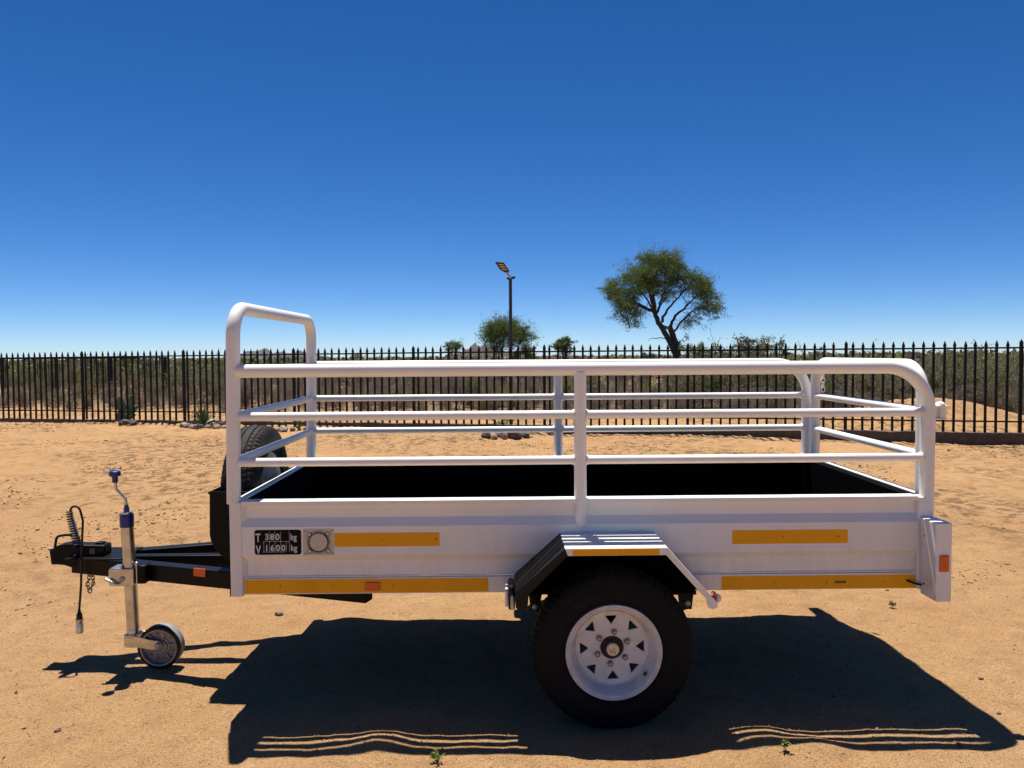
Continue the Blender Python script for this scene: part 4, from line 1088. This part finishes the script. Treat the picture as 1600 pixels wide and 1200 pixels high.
# far scrub plain: one mass nobody could count
def far_scrub():
    q = np.random.default_rng(77); Vs, Fs, Ms, off = [], [], [], 0
    n = 4400
    u = q.uniform(0, 1, n); d = 36*(420/36)**u**1.1; px = q.uniform(-900, 2500, n)
    for i in range(n):
        x, y = cam_xy(px[i], d[i]); z = gz(x, y); r = q.uniform(.5, 1.1); h = q.uniform(.7, 1.35)*(1.15 if px[i] > 1250 else 1)
        m_ = int(np.clip(46*(60/d[i])**.6, 12, 50)); c = q.normal(size=(m_, 3))*np.array([r*.55, r*.55, h*.27]) + np.array([x, y, z+h*.5]); c[:, 2] = np.minimum(c[:, 2], z+h)
        sc = .16 + d[i]*.0016
        v, f = leaf_quads(c, sc*1.5, sc, q); Vs.append(v); Fs.append(f+off); off += len(v); Ms.append(np.full(len(f), q.integers(0, 3)))
    o = raw('scrubland', np.vstack(Vs), np.vstack(Fs), [M['dull'], M['dry'], M['bush']], midx=np.concatenate(Ms)); tag(o, 'low grey green scrub covering the plain out to the hills', 'scrub', kind='stuff')
far_scrub()

# ------------------------------------------------------------------ trees
def limb(m, pts, r0, r1, seg=8, jitter=0, rr=None):
    P = [Vector(p) for p in pts]; out = []
    for i in range(len(P)-1):                       # Catmull-Rom
        a = P[max(0, i-1)]; b = P[i]; c = P[i+1]; e = P[min(len(P)-1, i+2)]
        for k in range(4):
            t = k/4; out.append(.5*((2*b) + (c-a)*t + (2*a-5*b+4*c-e)*t*t + (3*b-a-3*c+e)*t*t*t))
    out.append(P[-1])
    if rr and jitter: out = [o + Vector((rr.normal()*jitter, rr.normal()*jitter, rr.normal()*jitter)) if 0 < i < len(out)-1 else o for i, o in enumerate(out)]
    n = len(out); m.tube(out, [r0 + (r1-r0)*i/(n-1) for i in range(n)], seg); return out
def crown(lobes, q, nclump, nleaf, spread, ln, w, nodes=None):
    """leaf clumps through the lobes' volume, plus twigs from the nearest branch nodes"""
    vol = np.array([l[3]*l[4]*l[5] for l in lobes])**.62*np.array([l[6] for l in lobes]); pick = q.choice(len(lobes), nclump, p=vol/vol.sum())
    d = q.normal(size=(nclump, 3)); d /= np.linalg.norm(d, axis=1)[:, None]; r = q.uniform(.25, 1, nclump)**.55
    Lb = np.array([l[:6] for l in lobes]); C = Lb[pick, :3] + d*r[:, None]*Lb[pick, 3:6]
    k = nleaf//nclump
    sp = np.repeat(q.uniform(.45, 1.45, nclump), k)[:, None]
    od = d + q.normal(size=(nclump, 3))*.35 + np.array([0, 0, .05]); od /= np.linalg.norm(od, axis=1)[:, None]
    Cc = np.repeat(C, k, 0) + np.clip(q.normal(size=(nclump*k, 3)), -1.7, 1.7)*np.array([spread, spread, spread*.62])*sp*.8 + np.repeat(od, k, 0)*q.uniform(-1.6, 1.7, (nclump*k, 1))*spread*1.25*sp
    v, f = leaf_quads(Cc, ln, w, q, np.array([0, 0, -.1]))
    A, B = [], []
    if nodes is not None:
        nd = np.array(nodes)
        for c in C:
            j = np.argmin(((nd-c)**2).sum(1) + q.uniform(0, .15)); a = nd[j]; mid = (a+c)/2 + q.normal(size=3)*.08*np.linalg.norm(c-a) + np.array([0, 0, .04]); A += [a, mid]; B += [mid, c]
    return v, f, A, B
def big_tree():
    q = np.random.default_rng(5); D = 30.0
    bx, by = cam_xy(1056, D); bz = gz(bx, by)
    t = empty('acacia_tree', (bx, by, bz), 'tall spreading acacia tree with twin twisted trunks behind the fence', 'tree')
    sc = D/1200*.1667                      # one unit of the survey sketch in metres
    def P(u, v, dy=0): return Vector((bx + (u-842)*sc, by + dy, 1.42 + .08 + (965-v)*sc))
    m = MB(); nodes = []
    foot = bz - .1
    def L(pts, r0, r1, seg=8, j=.015):
        o = limb(m, pts, r0, r1, seg, j, q); nodes.extend([tuple(p) for p in o[len(o)//3:]]); return o
    L([Vector((bx-.02, by, foot)), P(845, 1040), P(795, 910), P(722, 775), P(672, 690), P(643, 610)], .125, .085, 10)
    L([Vector((bx+.08, by+.05, foot)), P(862, 1040, .05), P(852, 920, .05), P(806, 800, .05), P(786, 745, .03)], .135, .10, 10)
    L([P(643, 612), P(630, 500), P(632, 400, .1), P(650, 300, .2), P(690, 180, .2)], .08, .02)
    L([P(640, 600), P(600, 480, -.2), P(560, 390, -.4), P(520, 280, -.5)], .075, .02)
    L([P(645, 625), P(560, 570, .1), P(460, 510, .2), P(370, 465, .3), P(270, 430, .3), P(180, 400, .2)], .062, .012)
    L([P(600, 600, .05), P(520, 580, -.4), P(430, 560, -.7), P(330, 580, -.9)], .05, .012)
    L([P(650, 625), P(700, 570, .3), P(735, 470, .5), P(780, 390, .6), P(850, 250, .6)], .06, .014)
    L([P(714, 705), P(735, 620, -.2), P(800, 530, -.4), P(880, 440, -.5), P(970, 330, -.6)], .06, .014)
    L([P(790, 745), P(840, 650, .1), P(930, 580, .2), P(1010, 500, .3), P(1090, 440, .4), P(1190, 420, .4)], .062, .012)
    L([P(822, 808, .05), P(880, 710, -.2), P(960, 620, -.5), P(1060, 570, -.8), P(1150, 560, -.9)], .045, .010)
    L([P(860, 880), P(700, 860, -.2), P(610, 860, -.3), P(570, 880, -.3)], .022, .006)
    L([P(640, 610, .1), P(620, 500, .8), P(560, 380, 1.2), P(540, 250, 1.3)], .05, .012); L([P(700, 570, .3), P(800, 450, 1.0), P(900, 350, 1.3)], .04, .012)
    L([P(868, 905), P(884, 888)], .05, .035, 8, 0)
    lobes = []
    for u, v, ru, rv, rd, wt, dy in ((680, 165, 200, 105, 1.0, 1.0, 0), (600, 110, 120, 70, .7, .7, .2), (770, 130, 130, 80, .8, .7, -.2), (470, 275, 190, 105, 1.1, 1.0, -.3), (540, 330, 190, 90, 1.0, .8, .6), (265, 400, 135, 90, .8, 1.0, .2), (350, 470, 160, 85, .9, .85, -.4), (325, 590, 130, 110, .8, .8, -.6), (410, 660, 120, 105, .7, .5, -.3), (480, 430, 120, 70, .7, .5, -.6), (740, 430, 130, 70, .7, .4, .7), (500, 700, 110, 90, .6, .25, .3),
                                    (860, 240, 140, 100, .9, .85, .2), (960, 350, 150, 105, .9, .9, -.3), (820, 400, 150, 70, .9, .55, .7), (1080, 380, 130, 90, .8, .8, .3), (1160, 470, 100, 105, .7, .85, .3), (1130, 590, 125, 95, .7, .7, -.6), (1000, 560, 120, 80, .7, .4, -.3), (980, 680, 90, 90, .5, .35, -.3), (930, 780, 70, 70, .4, .22, -.1), (640, 880, 75, 30, .3, .12, -.25), (700, 300, 220, 100, 1.3, .8, 0)):
        p = P(u, v, dy*1.2); lobes.append((p.x, p.y, p.z, ru*sc, rd*1.25, rv*sc, wt))
    v, f, A, B = crown(lobes, q, 820, 70000, .115, .066, .022, nodes)
    V, F = twig_quads(A, B, np.full(len(A), .010))
    part(m, 'trunk', M['bark'], t, angle=60)
    part(MB().tube([P(676, 730), P(735, 752), P(788, 772)], [.055, .06, .055], 10), 'cut_limb', M['cutwood'], t)
    o = raw('twigs', V, F, M['bark'], t); tag(o, kind='stuff'); o2 = raw('crown', v, f, M['acacia'], t)
big_tree()
def small_tree(px, d, htop, width, label, seed, nleaf, name='thorn_tree', mat='acacia', trunk=.45, gap=.0, stems=5, ln=.075, flat=.8, group=None):
    q = np.random.default_rng(seed); bx, by = cam_xy(px, d); bz = gz(bx, by); H = htop-bz
    t = empty(name, (bx, by, bz), label, 'tree', group); m = MB(); nodes = []; lobes = []
    for i in range(stems):
        a = 2*PI*i/stems + q.uniform(-.4, .4); rr = width*.5*q.uniform(.35, .85); z1 = H*q.uniform(.66, .88)
        top = Vector((bx+rr*math.cos(a), by+rr*math.sin(a), bz+z1))
        o = limb(m, [(bx+.06*math.cos(a), by+.06*math.sin(a), bz-.1), (bx+rr*.25*math.cos(a), by+rr*.25*math.sin(a), bz+H*trunk*.7), (bx+rr*.65*math.cos(a), by+rr*.65*math.sin(a), bz+H*trunk*1.25), top], .035*H/2.2, .008*H/2, 7, .012*H, q); nodes += [tuple(p) for p in o[len(o)//3:]]
        lobes.append((top.x, top.y, top.z, width*q.uniform(.2, .3), width*q.uniform(.2, .3), H*(1-trunk)*q.uniform(.22, .34)*flat, 1))
    lobes.append((bx, by, bz+H*(trunk+1)/2*1.05, width*.33, width*.33, H*(1-trunk)*.40*flat, 1.2)); lobes.append((bx, by, bz+H*(1-.16*flat), width*.26, width*.26, H*.14*flat, .9))
    v, f, A, B = crown(lobes, q, max(40, nleaf//55), nleaf, .055*width, ln, ln*.38, nodes)
    V, F = twig_quads(A, B, np.full(len(A), .005*H)); part(m, 'trunk', M['bark'], t, angle=60); tag(raw('twigs', V, F, M['bark'], t), kind='stuff'); raw('crown', v, f, M[mat], t); return t
def zat(v, d, px=800): return 1.42 + (551.3-(px-800)*.0064 - v)*d/1200
small_tree(788, 36, zat(496, 36), 2.45, 'broad dark green thorn tree standing behind the lamp post', 41, 24000, trunk=.38, stems=8, flat=1.0)
small_tree(822, 37, zat(541, 37), 1.3, 'low dark bush tree right of the lamp post below the broad thorn tree', 46, 4500, trunk=.2)
small_tree(710, 46, zat(530, 46), 1.35, 'small pale feathery tree left of the rocky hill behind the fence', 42, 3800, mat='bush', trunk=.5, flat=.8)
small_tree(880, 38, zat(524, 38), 1.12, 'small flat topped dark tree standing alone right of the lamp post', 43, 5500, trunk=.55, stems=5, flat=.7)
small_tree(559, 52, zat(547, 52), .95, 'tiny far tree peeping over the white rail left of centre', 44, 1500, trunk=.4)
small_tree(592, 60, zat(557, 60), .9, 'tiniest far tree just above the white rail', 47, 900, trunk=.4)
small_tree(1180, 21, zat(521, 21, 1180), 1.30, 'pale feathery sapling rising over the fence right of the acacia', 48, 2600, mat='dull', trunk=.35, stems=6)
small_tree(1095, 24, zat(534, 24, 1095), 1.3, 'low feathery bush tree beside the acacia trunk', 49, 2800, mat='dull', trunk=.3, stems=6)
small_tree(1140, 23, zat(539, 23, 1140), 1.0, 'middle feathery bush tree between acacia and pale sapling', 50, 1800, mat='dull', trunk=.3, stems=5)
small_tree(1222, 19, zat(519, 19, 1222), .42, 'thin upright sapling reaching above the fence spikes', 51, 420, mat='dull', trunk=.35, stems=3)
small_tree(1285, 20, zat(546, 20, 1285), 1.0, 'sparse low thorn tree behind the rear of the trailer', 52, 900, mat='dull', trunk=.35, stems=6)
small_tree(1360, 20, zat(549, 20, 1360), .85, 'sparse twiggy thorn tree above the rear trailer rail', 53, 500, mat='dull', trunk=.4, stems=6)
small_tree(1012, 30, zat(549, 30, 1012), .8, 'low shrub tree left of the acacia trunk', 54, 1300, mat='dull', trunk=.3)
for i, px in enumerate((72, 158, 200)):
    small_tree(px, 34, zat((563, 563, 553)[i], 34, px), (.9, .9, .8)[i], ('dark flat crowned far tree between the first two fence posts at left', 'dark flat crowned far tree left of the prickly pear', 'leafy far tree directly above the prickly pear')[i], 60+i, 1700, trunk=.45)

# ------------------------------------------------------------------ hills
def hz(v, d, px): return zat(v, d, px)
D1 = 2600; hill('hill', -500, 420, D1, 420, [(0, hz(566, D1, 0)), (.3, hz(562, D1, 0)), (.55, hz(566, D1, 30)), (.62, hz(560, D1, 60)), (.70, hz(566, D1, 140)), (.80, hz(561, D1, 240)), (.90, hz(559, D1, 340)), (1, hz(566, D1, 420))], M['hill'], 3)
D2 = 2300; hill('hill', 330, 560, D2, 300, [(0, hz(568, D2, 330)), (.22, hz(552, D2, 380)), (.34, hz(547, D2, 405)), (.46, hz(551, D2, 430)), (.62, hz(550, D2, 465)), (.80, hz(559, D2, 500)), (1, hz(568, D2, 560))], M['hill'], 13)
D3 = 420; hill('rocky_hill', 640, 850, D3, 45, [(0, hz(566, D3, 640)), (.22, hz(557, D3, 690)), (.38, hz(548, D3, 720)), (.47, hz(537, D3, 738)), (.56, hz(538, D3, 755)), (.75, hz(548, D3, 800)), (1, hz(566, D3, 850))], M['koppie'], 23)
D4 = 900; hill('ridge', 1180, 2100, D4, 160, [(0, hz(564, D4, 1180)), (.2, hz(559, D4, 1350)), (.35, hz(557, D4, 1500)), (.42, hz(554, D4, 1580)), (.6, hz(550, D4, 1700)), (1, hz(560, D4, 2000))], M['hill'], 33)
D5 = 3000; hill('hill', 480, 1250, D5, 300, [(0, hz(566, D5, 480)), (.05, hz(564, D5, 510)), (.18, hz(563, D5, 610)), (.4, hz(566, D5, 800)), (1, hz(566, D5, 1250))], M['hill'], 43)

# far fence of the neighbouring yard, seen through the near one at left
ffd = 27.0
x0, y0 = cam_xy(-40, ffd); x1, y1 = cam_xy(262, ffd)
ff = empty('far_fence', ((x0+x1)/2, (y0+y1)/2, 0), 'distant thin black fence glimpsed through the palisade at left', 'fence')
fd = Vector((x1-x0, y1-y0, 0)); fl = fd.length; fd.normalize(); fz = zat(559.5, ffd, 120)
fa2 = math.atan2(fd.y, fd.x)
def at2(s): return x0+fd.x*s, y0+fd.y*s
m = MB(); m.box(-.045, .045, -.04, .04, -.4, fz+.02); pz = m.build('fence_post', M['fence'], None); first = True
for k in range(4):
    px = 4 + 85*k; xx, yy = cam_xy(px, ffd); o = pz if first else pz.copy()
    if not first: COL.objects.link(o)
    first = False; o.location = (xx, yy, 0); o.rotation_euler = (0, 0, fa2); attach(o, ff)
m = MB(); m.box(-.007, .007, -.007, .007, -.3, fz); pz = m.build('pale', M['fence'], None); first = True
for k in range(4):
    for j in range(14):
        px = 4 + 85*k - 36 + j*3.4
        if px > 262: continue
        xx, yy = cam_xy(px, ffd); o = pz if first else pz.copy()
        if not first: COL.objects.link(o)
        first = False; o.location = (xx, yy, 0); o.rotation_euler = (0, 0, fa2); attach(o, ff)
m = MB(); vs = [(x0, y0, fz-.03), (x1, y1, fz-.03), (x1, y1, fz+.02), (x0, y0, fz+.02)]; vs += [(a, b+.03, c) for a, b, c in vs]
part(m.add(vs, [(0, 1, 2, 3), (7, 6, 5, 4), (0, 4, 5, 1), (1, 5, 6, 2), (2, 6, 7, 3), (3, 7, 4, 0)]), 'fence_rail', M['fence'], ff)

# ------------------------------------------------------------------ small plants, stones
def leafy(name, x, y, h, r, n, mat, label, seed, ln, w, stems=8):
    o = shrub_mesh(name, seed, h, r, stems, n, ln, w, [M['twig'], M[mat]], spread=.9, leafy=(.15, 1), fork=2)
    o.location = (x, y, gz(x, y)); tag(o, label, 'plant'); return o
leafy('leafy_plant', 1.06, 10.86, .26, .24, 240, 'sprout', 'bright green leafy plant at the foot of the lamp post', 401, .060, .030)
leafy('leafy_sprout', -2.64, 10.85, .36, .10, 90, 'sprout', 'young green cactus like sprout between small stones behind the front hoop', 402, .050, .034, 3)
for i, (x, y) in enumerate(((-2.98, 10.70), (-2.85, 10.60), (-2.70, 10.66), (-2.50, 10.72), (-2.38, 10.80), (-2.92, 10.92))):
    stone(x, y, (.06, .07, .06, .05, .05, .05)[i], M['rock'], 'small brown stone around the sprout behind the front hoop', 'stones around the sprout', 160+i, .7)
for i, (x, y, r, dk) in enumerate(((.78, 9.42, .060, 1), (.90, 9.36, .055, 0), (1.04, 9.50, .060, 1), (1.24, 9.30, .105, 1), (1.42, 9.44, .065, 1), (1.07, 9.20, .050, 0), (.96, 9.66, .05, 1))):
    stone(x, y, r, M['dark_rock'] if dk else M['rock'], ('dark' if dk else 'pale brown') + ' stone in the little heap below the lamp post', 'dark stones below the lamp post' if dk else 'pale stones below the lamp post', 180+i, .95)
for i, (x, y, h, lb) in enumerate(((.83, -.47, .030, 'tiny green weed in the sand below the front rail shadow'), (2.02, -.45, .026, 'tiny green weed in the sand near the shadow of the rear rails'), (3.24, 1.22, .022, 'flat little green weed on the sand behind the wheel'))):
    leafy('weed', x, y, h, h*.9, 46, 'sprout', lb, 420+i, .022, .008, 6)
stone(-.175, 1.155, .022, M['pebble'], 'single pale pebble on the sand below the drawbar', None, 210, .6, name='pebble')
for i, (x, y) in enumerate(((3.10, .20), (2.95, -.15), (-.6, -.2), (3.4, 1.6), (-1.3, 1.9))):
    stone(x, y, .011, M['pebble'], 'small loose pebble lying on the open sand', 'loose pebbles on the sand', 220+i, .65, name='pebble')
# loose grit and dry litter: real grains, too many to count
def scatter_bits(name, n, ln, lw, mat, seed, patch, label, cat):
    q = np.random.default_rng(seed); rr = 1.8*(24/1.8)**(q.uniform(0, 1, n)**.9); px = q.uniform(-60, 1660, n)
    q_ = np.array([RIGHT[:], FWD[:]]); dx = (px-800)/1200
    x = CAM.x + rr*(dx*RIGHT.x + FWD.x); y = CAM.y + rr*(dx*RIGHT.y + FWD.y)
    if patch:
        k = vnoise(x*.6, y*.8, 50) + .6*vnoise(x*2.3, y*2.6, 51); keep = (k > .06) & (q.uniform(0, 1, n) < np.clip((y-.8)/4, .05, 1)); x, y, rr = x[keep], y[keep], rr[keep]
    s = (x-FA[0])*FN[0] + (y-FA[1])*FN[1]; keep = s < -.15; x, y, rr = x[keep], y[keep], rr[keep]
    n = len(x); z = ground_z(x, y); C_ = np.stack([x, y, z+lw*.4], -1); size = np.exp(q.normal(0, .45, n))*(.75+.09*rr)
    if patch:
        a = q.uniform(0, 2*PI, n); d = np.stack([np.cos(a), np.sin(a), q.uniform(-.1, .25, n)], -1)*(ln*size)[:, None]
        V, F = twig_quads(C_-d/2, C_+d/2, lw*size)
    else:
        T_ = np.array([[1, 0, 0], [-.5, .87, 0], [-.5, -.87, 0], [0, 0, .8], [0, 0, -.5]])
        a = q.uniform(0, 2*PI, n); ca, sa = np.cos(a), np.sin(a)
        loc = T_[None]*(size*ln)[:, None, None]*q.uniform(.7, 1.3, (n, 5, 1))
        V = np.stack([loc[..., 0]*ca[:, None]-loc[..., 1]*sa[:, None], loc[..., 0]*sa[:, None]+loc[..., 1]*ca[:, None], loc[..., 2]], -1) + C_[:, None]
        V = V.reshape(-1, 3); b = np.arange(n)[:, None]*5; F = np.concatenate([b+np.array([[0, 1, 3]]), b+np.array([[1, 2, 3]]), b+np.array([[2, 0, 3]])], 0)
    o = raw(name, V, F, mat); tag(o, label, cat, kind='stuff')
scatter_bits('grit', 34000, .0026, .0035, M['pebble'], 301, False, 'coarse grit strewn over the sandy yard', 'grit')
scatter_bits('dry_litter', 70000, .009, .0026, M['litter'], 302, True, 'dark dry plant litter scattered in patches on the sand', 'litter')

# ------------------------------------------------------------------ air
HAZE = .00005
def haze_box():
    mt = bpy.data.materials.new('air'); mt.use_nodes = True; nt = mt.node_tree
    nt.nodes.remove(nt.nodes['Principled BSDF'])
    v = nt.nodes.new('ShaderNodeVolumePrincipled'); v.inputs['Density'].default_value = HAZE; v.inputs['Color'].default_value = (.80, .87, .97, 1)
    nt.links.new(v.outputs[0], nt.nodes['Material Output'].inputs['Volume'])
    o = MB().box(-4700, 4700, -4700, 4700, -75, 32).build('haze', mt, None)
    tag(o, 'thin dry air that fades the far hills to blue', 'haze', kind='stuff')
haze_box()
